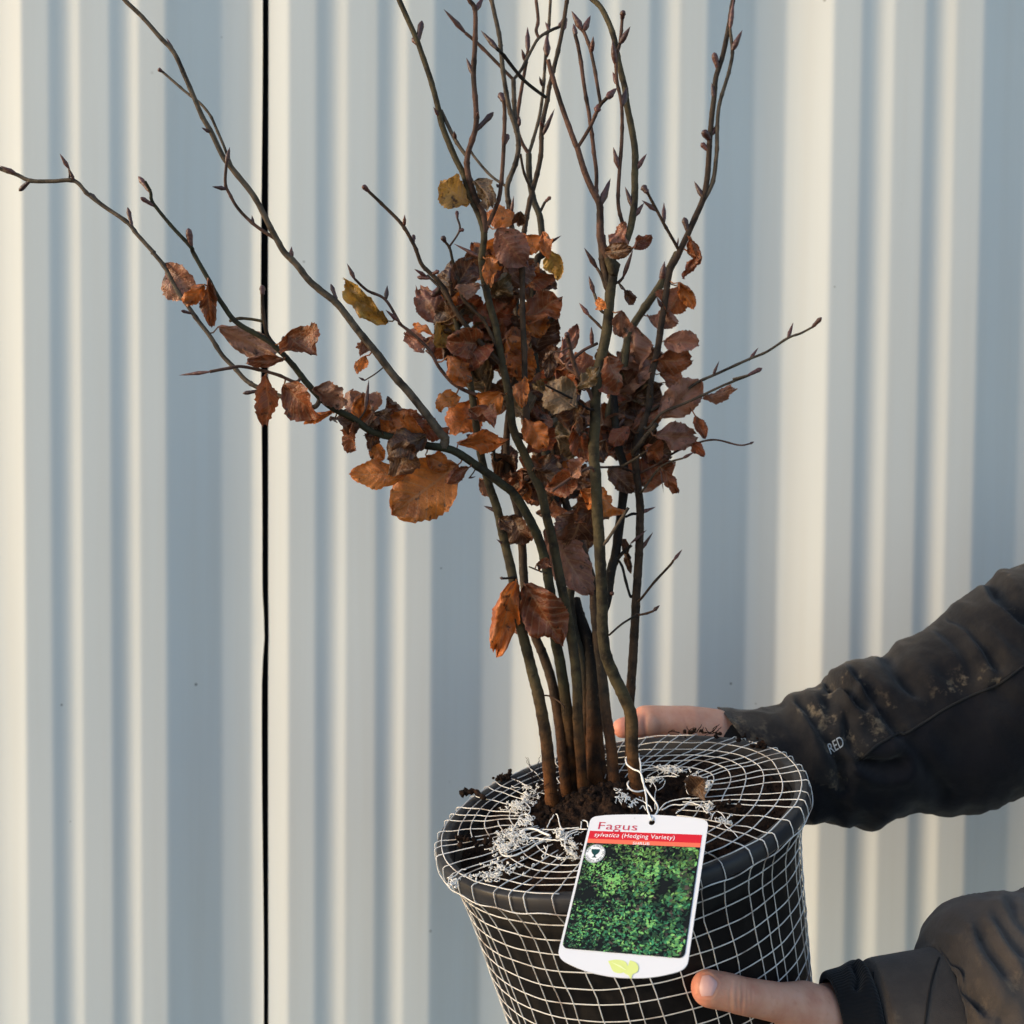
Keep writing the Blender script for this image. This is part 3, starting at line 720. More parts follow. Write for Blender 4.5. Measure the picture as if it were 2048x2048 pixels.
BUDS = '''A 1250,900 1268,812 11|A 1245,1045 1170,1030 10|A 1400,1240 1390,1188 7|A 960,285 920,210 9|A 1150,735 1112,704 8|A 895,395 872,380 10 1|A 410,1000 378,925 8|A 380,930 330,848 10
A 165,998 105,1055 11 1|A 90,960 0,915 11|A 735,1250 705,1145 10 1|A 560,1130 490,1065 12 1|A 1040,1745 1000,1715 8 1|A 830,1060 765,975 13 1|A 840,1140 775,1090 11 1|A 1060,1350 1040,1260 16 1|A 1600,1430 1610,1360 10
D 1040,280 998,188 10 1|D 330,672 158,692 9|D 620,245 620,195 14 1|D 738,570 735,475 10 1|D 600,790 512,792 10 1|D 1190,880 1208,715 10|D 1185,720 1150,702 6|D 1130,165 1088,75 10|D 1305,270 1310,195 11|D 1370,395 1300,330 10|D 790,30 780,-10 12|D 1240,1040 1175,1025 9|D 1540,960 1440,880 5|D 1760,1260 1800,1250 4
B 240,1055 208,1025 13 1|B 440,1250 440,1185 9|B 490,1340 490,1295 10 1|B 660,1335 648,1305 13 1|B 730,1200 728,1165 9 1|B 735,1275 768,1266 9 1|B 510,230 535,115 15 1|B 535,260 480,210 12 1|B 810,410 780,318 11|B 845,720 930,620 14 1|B 835,60 880,-30 12|B 985,560 965,515 16 1|B 985,800 1010,740 15 1|B 775,182 655,50 12|B 955,275 860,168 13|B 1120,280 1118,148 13|B 1105,340 1085,270 10|B 1240,310 1225,190 17|B 1245,180 1215,120 8|B 1290,150 1335,100 14 1|B 1320,170 1335,110 10
B 1210,750 1268,600 11|B 1195,700 1190,660 10|B 1215,1115 1248,1085 9 1|B 1190,470 1183,420 8|B 1035,1200 1042,1080 9|B 620,650 598,590 8|B 720,770 712,722 9|B 850,640 848,615 6|B 1085,700 1075,640 10|B 1225,1360 1305,1300 9|B 840,1420 710,1345 9|B 590,1630 640,1600 20 1|B 1120,1400 1130,1500 6|B 540,1530 492,1485 9|B 570,1540 508,1530 10 1|B 590,1510 630,1495 10 1|B 690,1560 690,1480 15|B 945,1030 945,1015 8
C 590,545 645,485 17|C 530,620 545,570 17|C 450,170 395,60 16|C 465,170 500,85 15|C 510,285 515,200 12|C 425,195 405,130 12|C 675,105 680,58 14 1|C 665,245 720,145 14|C 625,350 620,215 14|C 645,465 622,395 11|C 680,590 700,480 17|C 645,920 625,812 13|C 765,940 810,848 12|C 565,1130 610,985 17|C 720,1150 690,1030 12|C 750,1200 795,1120 13|C 815,1065 785,1025 16 1|C 855,1165 782,1105 11|C 910,1225 905,1118 11|C 1280,280 1338,165 14|C 1190,370 1180,290 15 1|C 1190,550 1168,455 10|C 1110,1090 1072,1000 12|C 1160,770 1120,720 18 1|C 1165,745 1200,705 14 1|C 1135,830 1110,790 13 1|C 1030,1270 1015,1200 15 1|C 890,1550 908,1442 17|C 680,1530 735,1375 11|C 535,1480 465,1368 12|C 520,1620 490,1522 11|C 490,1740 437,1672 11|C 505,1900 505,1805 11|C 880,1700 865,1640 10|C 1270,160 1290,-10 12|C 690,1600 665,1585 4|C 980,1360 985,1310 5
G 670,460 725,402 11 1|G 520,530 556,432 9|G 300,660 348,582 8|G 75,745 115,660 7|G 290,745 370,705 11 1|E 1930,1070 1955,1058 6|E 1560,1150 1625,1115 8|E 1480,1150 1455,1130 7|E 1450,1230 1455,1340 3|E 925,480 920,460 13 1|E 1060,520 1055,425 10|E 925,640 990,630 6|E 1190,990 1240,930 9 1|E 1110,1150 1130,1125 9 1|E 1360,1110 1365,1110 7|E 520,1100 530,1050 10 1|E 390,1030 365,1020 10|E 980,830 985,800 14 1|E 845,285 858,280 8 1|E 830,255 845,255 6
F 1600,390 1657,318 8|F 1470,715 1512,677 9|F 1405,330 1468,208 9|F 1380,80 1485,45 9|F 500,300 460,252 6|F 480,75 378,38 10|F 505,505 480,500 8|F 870,130 860,75 14|F 1190,610 1215,600 10 1|F 1320,250 1430,190 7'''
for part in BUDS.replace('\n', '|').split('|'):
    t = part.split(); zc = t[0]; q = pp(zc + ' ' + t[1] + ' ' + t[2])
    add_bud(q[0], q[1], float(t[3]), int(t[4]) if len(t) > 4 else 0)

# leaves
LCOL = {'o': (.64, .195, .038), 'b': (.32, .088, .030), 'd': (.128, .052, .026), 'p': (.38, .170, .110), 'y': (.62, .34, .075), 'v': (.16, .105, .050)}
def leaf_mesh(L, W, seed, curl, fold, twist, wavy):
    nu, nv = 24, 12; v = []; uv = []; f = []
    for i in range(nu + 1):
        t = i / nu
        hw = W * .5 * (math.sin(math.pi * t ** .86) ** .80 if 0 < t < 1 else 0.0)
        hw *= 1 - 1.3 * max(0, t - .80)
        ser = 1 + .035 * (1 if i % 2 else -1) * (.3 < t < .95) + .13 * noise.noise(Vector((t * 5, seed, 1)))
        for j in range(nv + 1):
            s = -1 + 2 * j / nv
            a = abs(s)
            x = s * hw * (ser if a > .85 else 1) * (1 + .10 * noise.noise(Vector((t * 3, s * 2, seed))))
            y = t * L + .06 * L * a * a * (1 - t) * 0 + .05 * L * a * (t > .05) * (t < .95)
            z = fold * abs(x) + .030 * L * math.sin(2 * math.pi * 7.5 * (t - .22 * a)) * min(1, 3 * a) * (hw > 0)
            z += wavy * L * a * noise.noise(Vector((t * 4.5, s * 1.2, seed + 5))) + .5 * wavy * L * noise.noise(Vector((t * 2.2, s * 1.7, seed + 15)))
            # roll along the length (curl) and twist
            th = curl * (t - .5)
            if abs(curl) > 1e-3:
                rad = L / curl; yy = rad * math.sin(th); zz = rad * (1 - math.cos(th))
                y2 = yy - (z) * math.sin(th); z2 = zz + z * math.cos(th); y2 += (y - t * L); y = y2 + L * .5; z = z2
            tw = twist * (t - .5); x, z = x * math.cos(tw) - z * math.sin(tw), x * math.sin(tw) + z * math.cos(tw)
            v.append((x, y, z)); uv.append((t, (s + 1) / 2))
    for i in range(nu):
        for j in range(nv):
            a = i * (nv + 1) + j; f.append((a, a + 1, a + nv + 2, a + nv + 1))
    return v, f, uv
def add_leaf(b, t, w_, ck, zoff=None, tilt=None, fold=None, curl=None, petiole=True, wavy=None, twist=None):
    (sx, sy, z, st), dist = nearest(*b)
    far = dist > 95
    zo = random.uniform(-.016, .010) if zoff is None else zoff
    z = z + zo
    mx, my = (b[0] + t[0]) / 2, (b[1] + t[1]) / 2
    p0 = unp(*b, z); p1 = unp(*t, z + random.uniform(-.014, .014))
    ax = p1 - p0; L = ax.length; ax.normalize()
    view = (CAM - p0).normalized(); nrm = (view - ax * view.dot(ax)).normalized()
    tl = random.uniform(-.7, .7) if tilt is None else tilt
    nrm = Matrix.Rotation(tl, 3, ax) @ nrm
    if random.random() < .3: nrm.negate()
    sd = random.random() * 500
    W = L * w_ / max(.55, math.cos(tl))
    cu = random.choice((-1, 1)) * random.uniform(.3, 1.7) if curl is None else curl
    v, f, uv = leaf_mesh(L * (1 + cu * cu / 24), W, sd, cu, random.uniform(-.2, .8) if fold is None else fold, random.uniform(-1.2, 1.2) if twist is None else twist, random.uniform(.16, .38) if wavy is None else wavy)
    side = ax.cross(nrm)
    Mx = Matrix((side, ax, nrm)).transposed()
    c0 = Vector(v[5]); vv = [p0 + Mx @ (Vector(q) - c0) for q in v]
    if petiole:
        tgt = unp(sx, sy, z - zo)
        pv, pf = tube([tgt, tgt.lerp(p0, .5) - Vector((0, 0, .0015)), p0, p0 + ax * .004], [.0006, .0005, .0005, .0004], 5)
        base = len(vv); vv += pv; f = f + [tuple(i + base for i in q) for q in pf]; uv = uv + [(.5, .5)] * len(pv)
    o = mesh_obj('leaf', vv, f, LEAF, st, uvs=uv)
    c = Vector(LCOL[ck]) * random.uniform(.8, 1.18)
    o.color = (c.x, c.y * random.uniform(.92, 1.08), c.z, 1)
LEAVES = '''D 85,85 265,240 .75 p|D 300,190 185,292 .5 o|D 320,155 345,430 .34 b|D 375,425 690,590 .42 p|D 735,600 530,610 .36 b|D 755,470 912,582 .95 b|D 635,690 612,965 .46 b|D 735,745 930,925 .62 b|D 1010,895 855,955 .34 o|D 905,760 1085,860 .62 p|D 1235,890 1070,800 .95 p|D 1010,935 1130,1025 .6 d
D 1175,495 1165,580 .8 p|D 1190,585 1150,690 .55 o|D 1235,945 1345,1015 .6 o|D 1350,905 1500,1050 .85 b|D 1240,910 1320,885 .5 d|D 1410,1245 1095,1242 .50 o s|D 1310,1075 1470,1225 .85 d|D 1700,1185 1330,1455 .78 o s|D 1520,1130 1640,1200 .8 o|D 1310,392 1095,165 .38 y|D 1545,575 1395,460 .35 p|D 1230,1060 1290,1160 .8 o|D 1760,1200 1640,1290 .5 b
E 405,830 290,1000 .95 o|E 300,800 205,880 .7 o|E 560,790 420,890 .85 o|E 320,1070 590,1050 .40 o|E 380,880 500,970 .7 b|E 690,930 790,1090 .75 o|E 260,590 370,745 .75 o|E 590,480 680,640 .85 o|E 610,660 745,690 .55 o|E 690,700 690,870 .45 o|E 235,410 110,235 .62 p|E 200,400 300,530 .95 y|E 440,190 310,225 .6 p|E 110,560 15,465 .35 p|E 180,470 80,435 .3 o
B 950,1262 1110,1465 .80 p s|B 1000,1305 895,1440 .6 o|B 905,1420 930,1570 .42 o|B 1065,1215 892,1205 .65 o|B 800,1115 650,985 .95 y|B 820,1000 880,1160 .45 v|B 1100,1290 1160,1400 .8 o|B 1205,1280 1235,1400 .6 o|B 1235,1385 1300,1545 .62 y|B 1080,1170 1060,1240 .8 d
E 750,560 850,340 .75 d|E 880,600 980,425 .36 p|E 840,560 840,710 .5 d|E 970,870 795,750 .9 v|E 975,760 1085,640 .6 v|E 835,910 1050,1010 .85 d|E 805,1000 1010,1100 .7 d|E 860,1180 965,1160 .75 o|E 945,1250 1025,1160 .7 p|E 1000,1330 1215,1450 .55 o|E 645,1250 710,1385 .6 o|E 510,1140 650,1240 .75 d|E 740,1200 900,1310 .6 d|E 440,1260 495,1365 .5 p
F 800,175 1065,625 .50 p s|F 590,520 475,985 .36 o|F 640,540 880,915 .62 b|F 560,530 635,900 .38 b|F 480,120 570,190 .7 d|F 560,95 680,265 .95 d|F 1000,100 1070,320 .75 d|F 720,410 810,440 .9 b|F 830,0 905,110 .6 b|F 920,110 1060,180 .6 b
E 1205,560 1325,745 .55 p|E 1150,590 1215,790 .8 b|E 1290,420 1310,670 .62 p|E 1225,335 1220,480 .7 p|E 1375,365 1535,415 .6 p|E 1460,500 1655,505 .62 p|E 1385,620 1620,620 .62 b|E 1440,680 1570,740 .7 b|E 1560,190 1480,360 .9 b|E 1540,180 1625,320 .5 o|C 1050,1305 1115,1445 .42 b|C 1115,1420 1005,1540 .32 b|C 730,1370 840,1305 .62 b|C 690,1225 600,1360 .5 p|C 590,1390 730,1370 .55 d|C 690,1290 640,1330 .8 p
E 1445,925 1680,725 .62 p|E 1680,800 1835,735 .42 p|E 1630,915 1690,1040 .5 b|E 1410,1025 1640,1040 .62 p|E 1620,1060 1690,1135 .55 b|E 1315,1310 1495,1170 .78 b|E 1455,1215 1535,1345 .40 b|E 1360,1085 1435,1165 .8 b|E 1335,720 1385,840 .8 v|E 1270,985 1180,1090 .7 b|E 1090,275 1145,320 .6 o|F 1300,330 1335,475 .3 d|F 1270,250 1300,350 .5 d|E 1470,730 1530,760 .7 p|E 1240,220 1300,300 .5 d'''
for part in LEAVES.replace('\n', '|').split('|'):
    t = part.split(); q = pp(t[0] + ' ' + t[1] + ' ' + t[2]); big = math.dist(q[0], q[1]) > 110
    add_leaf(q[0], q[1], float(t[3]), t[4], tilt=random.uniform(-.35, .35) if big else None, **(dict(curl=.5, wavy=.13, fold=.18, twist=.3) if len(t) > 5 else {}))
def inpoly(x, y, P):
    c = False
    for (x1, y1), (x2, y2) in zip(P, P[1:] + P[:1]):
        if (y1 > y) != (y2 > y) and x < (x2 - x1) * (y - y1) / (y2 - y1) + x1: c = not c
    return c
def fill(poly, cnt, cols, zr):
    P = pp(poly); xs = [p[0] for p in P]; ys = [p[1] for p in P]; k = 0
    while k < cnt:
        x, y = random.uniform(min(xs), max(xs)), random.uniform(min(ys), max(ys))
        if not inpoly(x, y, P): continue
        a = random.uniform(0, 6.28); L = random.uniform(46, 88)
        add_leaf((x, y), (x + L * math.cos(a), y + L * math.sin(a)), random.uniform(.5, .85), random.choice(cols), zoff=random.uniform(*zr))
        k += 1
fill('E 250,120 480,60 690,90 700,650 560,850 380,720 230,420', 62, 'ddbbov', (0, .045))
fill('E 780,560 1030,760 1050,1250 900,1300 640,1250 640,800', 46, 'dddbbv', (.0, .04))
fill('E 1120,620 1330,620 1350,1180 1110,1250', 26, 'ddbp', (.0, .03))
fill('E 520,1150 1150,1250 1080,1500 700,1450', 14, 'ddd', (.0, .03))
fill('D 1000,850 1500,980 1560,1060 1100,960', 7, 'bdo', (-.01, .02))

# a dead leaf lying on the net behind the tag
def ground_leaf():
    b, t = pp('R 640,700 790,560'); p0 = unp(*b, plane_depth(*b, .004)); p1 = unp(*t, plane_depth(*t, .016))
    ax = p1 - p0; L = ax.length; ax.normalize(); nrm = (PN * .5 - PB).normalized(); nrm = (nrm - ax * nrm.dot(ax)).normalized(); side = ax.cross(nrm)
    v, f, uv = leaf_mesh(L, L * .85, 77, .8, .5, .5, .25)
    Mx = Matrix((side, ax, nrm)).transposed()
    o = mesh_obj('fallen_leaf', [p0 + Mx @ Vector(q) for q in v], f, LEAF, None, uvs=uv); o.color = (.12, .065, .038, 1)
    tag(o, 'small crumpled brown dead leaf lying on the net beside the stems', 'leaf')
ground_leaf()

# ------------------------------------------------------------------ the plant tag
def build_tag():
    root = empty('plant_tag')
    tag(root, 'white plastic plant tag with a red band and green hedge photo, tied to a stem', 'plant tag')
    tl, tr, br, bl = pp('V 395,225 1545,290 1312,1735 72,1655')
    TL, TR, BR, BL = unp(*tl, .602), unp(*tr, .574), unp(*br, .511), unp(*bl, .538)
    X = ((TR - TL) + (BR - BL)).normalized(); Y = ((TL - BL) + (TR - BR)); Y = (Y - X * Y.dot(X)).normalized(); Z = X.cross(Y)
    W = ((TR - TL).length + (BR - BL).length) / 2; Hh = ((TL - BL).length + (TR - BR).length) / 2
    O = (TL + TR + BR + BL) / 4 - X * W / 2 + Y * Hh / 2
    def loc(u, v, k=0): return O + X * (u * W) - Y * (v * Hh) + Z * (k * .00012)
    mw = Matrix((X, Y, Z)).transposed().to_4x4(); mw.translation = O
    asp = Hh / W
    def curve_obj(name, loops, mat, k, parent, thick=0.0):
        cu = bpy.data.curves.new(name, 'CURVE'); cu.dimensions = '2D'; cu.fill_mode = 'BOTH'; cu.extrude = thick
        for lp in loops:
            s = cu.splines.new('POLY'); s.points.add(len(lp) - 1)
            for p, (u, v) in zip(s.points, lp): p.co = (u * W, -v * Hh, 0, 1)
            s.use_cyclic_u = True
        o = bpy.data.objects.new(name, cu); COL.objects.link(o)
        me = bpy.data.meshes.new_from_object(o.evaluated_get(bpy.context.evaluated_depsgraph_get()))
        bpy.data.objects.remove(o)
        me.materials.clear(); me.materials.append(mat)
        r = bpy.data.objects.new(name, me); COL.objects.link(r)
        r.matrix_world = mw @ Matrix.Translation((0, 0, k * .00012))
        m_ = r.matrix_world.copy(); r.parent = parent; r.matrix_world = m_
        return r
    def arc(cx, cy, r, a0, a1, n=8): return [(cx + r * math.cos(math.radians(a)), cy + r / asp * math.sin(math.radians(a))) for a in np.linspace(a0, a1, n)]
    rc = .055
    out = arc(rc, rc / asp + .012, rc, 180, 262) + [(.5 + .38 * t, -.012 + .014 * t * t) for t in np.linspace(-1, 1, 9)] + arc(1 - rc, rc / asp + .012, rc, 278, 360)
    half = [(1, .93), (.996, .958), (.978, .984), (.945, 1.004), (.90, 1.019), (.80, 1.044), (.68, 1.063), (.5, 1.073)]
    out += catmull(half + [(1 - u, v) for u, v in half[-2::-1]], 60)
    hole = arc(.535, .045, .026, 0, 360, 17)[:-1]
    card = curve_obj('card', [out, hole], CARD, 0, root, .0003)
    def flat(name, base, rough=.3):
        return new_mat(name, base, rough, .45)[0]
    RED_ = flat('red_ink', (.62, .012, .022)); PINK = flat('coral_ink', (.83, .16, .085)); WHT = flat('white_ink', (.85, .85, .87)); MAG = flat('crimson_ink', (.50, .015, .055))
    GRN = flat('dark_green_ink', (.010, .055, .05)); LIME = flat('pale_green_ink', (.66, .74, .25)); LIME2 = flat('lighter_green_ink', (.80, .86, .45)); DK = new_mat('photo_shadow', (.008, .011, .012), .5, .12)[0]
    # printed layers, each a hair above the one below (card front face at +0.3 mm)
    b0 = 4.0
    L0, R0_ = .022, .965
    curve_obj('red_band', [[(L0, .124), (R0_, .124), (R0_, .183), (L0, .183)]], RED_, b0, card)
    curve_obj('coral_band', [[(L0, .183), (R0_, .183), (R0_, .215), (L0, .215)]], PINK, b0, card)
    curve_obj('photo_background', [[(L0, .214), (R0_, .214)] + arc(R0_ - .04, .895, .045, 0, 90) + arc(L0 + .045, .895, .045, 90, 180)], DK, b0 + 1, card)
    # the hedge picture: many small leaf shapes in greens
    r2 = random.Random(3); mb = MB()
    def dens(u, v): return noise.noise(Vector((u * 5, v * 6, 3))) + .5 * noise.noise(Vector((u * 12, v * 13, 8)))
    cnt = 0
    while cnt < 3400:
        u = r2.uniform(L0 + .004, R0_ - .004); v = r2.uniform(.218, .935)
        if v > .9 and (u < .06 or u > .92): continue
        shade = dens(u, v) - .55 * max(0, (u - .55)) * (v > .4) - (.35 if (u - .74) ** 2 / .012 + (v - .58) ** 2 / .02 < 1 else 0)
        if shade < r2.uniform(-.75, -.1): continue
        big = .55 + .75 * u * (1 - abs(v - .45)); L = r2.uniform(.022, .046) * big * W; a = r2.gauss(.1, .9) + (math.pi if u > .9 else 0)
        br_ = max(.10, min(1.2, .48 + 1.0 * shade + r2.gauss(0, .34)))
        hue = r2.random() + (.35 if v < .35 else 0) - .3 * (v > .6)
        c = Vector((.06, .34, .15)).lerp(Vector((.22, .44, .09)), min(1, max(0, hue))) * br_
        if br_ > .9: c = Vector((.16, .50, .13)).lerp(Vector((.35, .52, .16)), r2.random() * .6)
        if r2.random() < .1: c = Vector((.08, .06, .045)) * r2.uniform(.4, 1.3)
        ca, sa = math.cos(a), math.sin(a); wv = L * r2.uniform(.32, .55)
        sh = [(0, 0), (.28 * L, wv * .5), (.62 * L, wv * .42), (L, 0), (.62 * L, -wv * .42), (.28 * L, -wv * .5)]
        zz = Z * ((b0 + 2) * .00012 + cnt * 2.5e-8); vv = []
        for x, y in sh:
            xx = min(max(u * W + x * ca - y * sa, (L0 + .003) * W), (R0_ - .003) * W); yy = min(max(v * Hh - x * sa - y * ca, .217 * Hh), .932 * Hh)
            vv.append(O + X * xx - Y * yy + zz)
        mb.add((vv, [(0, 1, 2, 3, 4, 5)]), (c.x, c.y, c.z)); cnt += 1
    ph = mb.build('printed_photo', PRINT, card, smooth=False); ph.matrix_parent_inverse = mw.inverted(); ph['kind'] = 'stuff'
    # lettering
    def text(body, name, u, v, cap, mat, k, shear=0, bold=0, width=None, rot=0):
        cu = bpy.data.curves.new(name, 'FONT'); cu.body = body; cu.size = cap * Hh / .70; cu.shear = shear; cu.offset = bold; cu.space_character = 1.05
        o = bpy.data.objects.new(name, cu); COL.objects.link(o)
        me = bpy.data.meshes.new_from_object(o.evaluated_get(bpy.context.evaluated_depsgraph_get())); bpy.data.objects.remove(o)
        me.materials.clear(); me.materials.append(mat)
        xs = [p.co.x for p in me.vertices]; sc = 1.0
        if width: sc = width * W / (max(xs) - min(xs))
        r = bpy.data.objects.new(name, me); COL.objects.link(r)
        r.matrix_world = mw @ Matrix.Translation((u * W, -v * Hh, k * .00012)) @ Matrix.Rotation(rot, 4, 'Z') @ Matrix.Diagonal((sc, 1, 1, 1))
        m_ = r.matrix_world.copy(); r.parent = card; r.matrix_world = m_
        return r
    text('Fagus', 'lettering', .075, .110, .055, MAG, b0, bold=-.00003, width=.335)
    text('sylvatica', 'lettering', .065, .166, .030, WHT, b0 + 1, shear=.25, bold=.00001, width=.215)
    text('(Hedging Variety)', 'lettering', .305, .166, .030, WHT, b0 + 1, bold=0, width=.44)
    text('SHRUB', 'lettering', .41, .2135, .020, WHT, b0 + 1, bold=.00001, width=.14)
    # award emblem
    ex, ey, er = .115, .292, .086
    em = curve_obj('emblem', [arc(ex, ey, er, 0, 360, 41)[:-1]], WHT, b0 + 4, card)
    curve_obj('emblem_ring', [arc(ex, ey, er * .97, 0, 360, 41)[:-1], arc(ex, ey, er * .93, 0, 360, 41)[:-1]], GRN, b0 + 5, card)
    cup = [(-.42, -.45), (.42, -.45), (.40, -.20), (.28, .02), (.10, .16), (.07, .30), (.22, .40), (.22, .46), (-.22, .46), (-.22, .40), (-.07, .30), (-.10, .16), (-.28, .02), (-.40, -.20)]
    curve_obj('emblem_cup', [[(ex + x * er, ey + y * er / asp) for x, y in cup]], GRN, b0 + 5, card)
    def ring_text(body, a0, a1, flip):
        for i, ch in enumerate(body):
            if ch == ' ': continue
            a = math.radians(a0 + (a1 - a0) * i / max(1, len(body) - 1)); rad = er * (.70 if not flip else .86)
            u, v = ex + rad * math.cos(a), ey - rad / asp * math.sin(a)
            text(ch, 'emblem_lettering', u, v, .0125, GRN, b0 + 5, rot=a - math.pi / 2 if not flip else a + math.pi / 2)
    ring_text('RHS AWARD OF', 175, 5, False); ring_text('GARDEN MERIT', 195, 345, True)
    # pale green leaf logo
    def blob(cx, cy, pts): return [(cx + x, cy + y / asp) for x, y in pts]
    curve_obj('leaf_logo', [blob(.54, 1.01, catmull([(-.135, -.035), (-.08, -.05), (-.01, -.045), (.02, -.01), (.01, .03), (-.03, .05), (-.08, .04), (-.11, .0), (-.135, -.035)], 40)[:-1])], LIME, b0, card)
    curve_obj('leaf_logo', [blob(.54, 1.01, catmull([(.03, -.055), (.08, -.04), (.105, -.005), (.10, .03), (.07, .05), (.065, .085), (.04, .06), (.0, .04), (.02, .0), (.03, -.055)], 40)[:-1])], LIME, b0 + 1, card)
    curve_obj('leaf_logo', [blob(.54, 1.01, [(-.11, -.028), (-.03, -.005), (.015, .02), (.01, .024), (-.04, .004)])], LIME2, b0 + 2, card)
    # tie string: twice round the stem, then down through the hole
    hz = proj(loc(.535, .045, 3)); zt = hz[2]
    def strg(s, z0, z1, r=.00055, n=30, zbulge=0):
        pts = []
        cc = catmull(pp(s) if isinstance(s, str) else s, n)
        for i, (x, y) in enumerate(cc):
            t = i / (n - 1); pts.append(unp(x, y, z0 + (z1 - z0) * t - zbulge * math.sin(math.pi * t)))
        return tube(pts, r, 6)
    smb = MB()
    zs = nearest(*pp('R 70,620')[0])[0][2]
    hp = (hz[0], hz[1] - 4)
    smb.add(strg(pp('R 5,375 20,430 80,475 140,500 170,560 185,640 205,740 215,860') + [hp], zs - .004, zt, n=30, zbulge=.004))
    smb.add(strg(pp('R 130,335 150,420 155,520 180,620 240,720 300,800 318,870') + [hp], zs + .002, zt, n=30, zbulge=.006))
    smb.add(strg('R 135,330 90,315 40,335 5,375', zs + .003, zs - .002, n=10))
    smb.add(strg('R 35,595 25,630 60,675 120,692 185,680', zs - .001, zs - .006, n=14, zbulge=.004))
    smb.add(strg('R 35,595 80,575 130,590 180,640', zs + .004, zs - .001, n=10))
    STR = new_mat('tie_string', (.80, .79, .77), .6)[0]
    smb.build('tie_string', STR, root)
build_tag()

# ------------------------------------------------------------------ the person: two hands and jacket sleeves
person = empty('person')
tag(person, 'person in a muddy black work jacket holding the pot with both hands', 'person')
def capsule(a, b, ra, rb, seg=20, sy=1.0):
    """closed tapered capsule"""
    a, b = Vector(a), Vector(b); ax = (b - a); L = ax.length; pts = []; rad = []
    ax = ax / L if L > 1e-6 else Vector((0, 0, 1))
    for t in np.linspace(-math.pi / 2, 0, 7): pts.append(a + ax * ra * math.sin(t)); rad.append(float(max(1e-4, ra * math.cos(t))))
    for t in np.linspace(0, math.pi / 2, 7): pts.append(b + ax * rb * math.sin(t)); rad.append(float(max(1e-4, rb * math.cos(t))))
    # constant direction tube
    n1 = ax.orthogonal().normalized(); n2 = ax.cross(n1); v = []; f = []
    for p, r in zip(pts, rad):
        for k in range(seg):
            q = 2 * math.pi * k / seg; v.append(p + r * (math.cos(q) * n1 + math.sin(q) * n2))
    for i in range(len(pts) - 1):
        for k in range(seg):
            k2 = (k + 1) % seg; f.append((i * seg + k, i * seg + k2, (i + 1) * seg + k2, (i + 1) * seg + k))
    f.append(tuple(range(seg))[::-1]); f.append(tuple((len(pts) - 1) * seg + k for k in range(seg)))
    return v, f
def build_hand(chains, voxel=.0013, smooth=14, post=None):
    mb = MB()
    for ch in chains:
        for (a, ra), (b, rb) in zip(ch, ch[1:]): mb.add(capsule(unp(*a), unp(*b), ra, rb))
    tmp = mesh_obj('hand', mb.v, mb.f, SKIN)
    md = tmp.modifiers.new('r', 'REMESH'); md.mode = 'VOXEL'; md.voxel_size = voxel
    sm = tmp.modifiers.new('s', 'SMOOTH'); sm.iterations = smooth; sm.factor = .6
    me = bpy.data.meshes.new_from_object(tmp.evaluated_get(bpy.context.evaluated_depsgraph_get()))
    bpy.data.objects.remove(tmp)
    me.materials.clear(); me.materials.append(SKIN)
    me.polygons.foreach_set('use_smooth', [True] * len(me.polygons))
    col = np.ones((len(me.vertices), 4))
    if post:
        nv = len(me.vertices); co = np.empty(nv * 3); me.vertices.foreach_get('co', co); co = co.reshape(-1, 3)
        nr = np.empty(nv * 3); me.vertex_normals.foreach_get('vector', nr); nr = nr.reshape(-1, 3)
        for i in range(nv):
            d, c = post(Vector(co[i]), Vector(nr[i])); co[i] += d; col[i, :3] = c
        me.vertices.foreach_set('co', co.ravel()); me.update()
    at = me.color_attributes.new('Col', 'FLOAT_COLOR', 'POINT'); at.data.foreach_set('color', col.ravel())
    o = bpy.data.objects.new('hand', me); COL.objects.link(o); o.parent = person
    return o
def bvh_of(o):
    me = o.data; return BVHTree.FromPolygons([v.co for v in me.vertices], [tuple(p.vertices) for p in me.polygons])
# near hand: thumb across the front of the pot, fingers wrapped round the far side under it
P_ = lambda s, z: (*pp(s)[0], z)
TH = [((1418, 1977, .5745), .0100), ((1452, 1983, .5765), .0100), ((1490, 1992, .580), .0098), ((1560, 2006, .592), .0110), ((1610, 2022, .606), .0165), ((1668, 2058, .622), .0225)]
near = [TH,
        [((1668, 2058, .622), .0255), ((1720, 2066, .628), .0265), ((1800, 2080, .632), .029), ((2000, 2100, .64), .036)],
        [((1700, 2062, .630), .024), ((1655, 2092, .655), .021), ((1640, 2085, .705), .0105), ((1600, 2080, .758), .0095), ((1530, 2085, .790), .0085)],
        [((1700, 2085, .634), .023), ((1652, 2140, .660), .019), ((1640, 2150, .712), .0105), ((1590, 2150, .765), .0095), ((1505, 2155, .792), .0085)],
        [((1705, 2115, .634), .020), ((1650, 2190, .662), .017), ((1630, 2212, .712), .010), ((1580, 2215, .760), .009), ((1510, 2218, .785), .008)],
        [((1705, 2130, .634), .018), ((1650, 2240, .662), .014), ((1620, 2272, .705), .0085), ((1575, 2275, .745), .0078), ((1520, 2278, .765), .007)]]
NAILPX = catmull(pp('T 262,250 240,330 238,400 258,448'), 12) + catmull(pp('T 258,448 310,452 362,440 405,350 400,300 330,240 262,250'), 36)
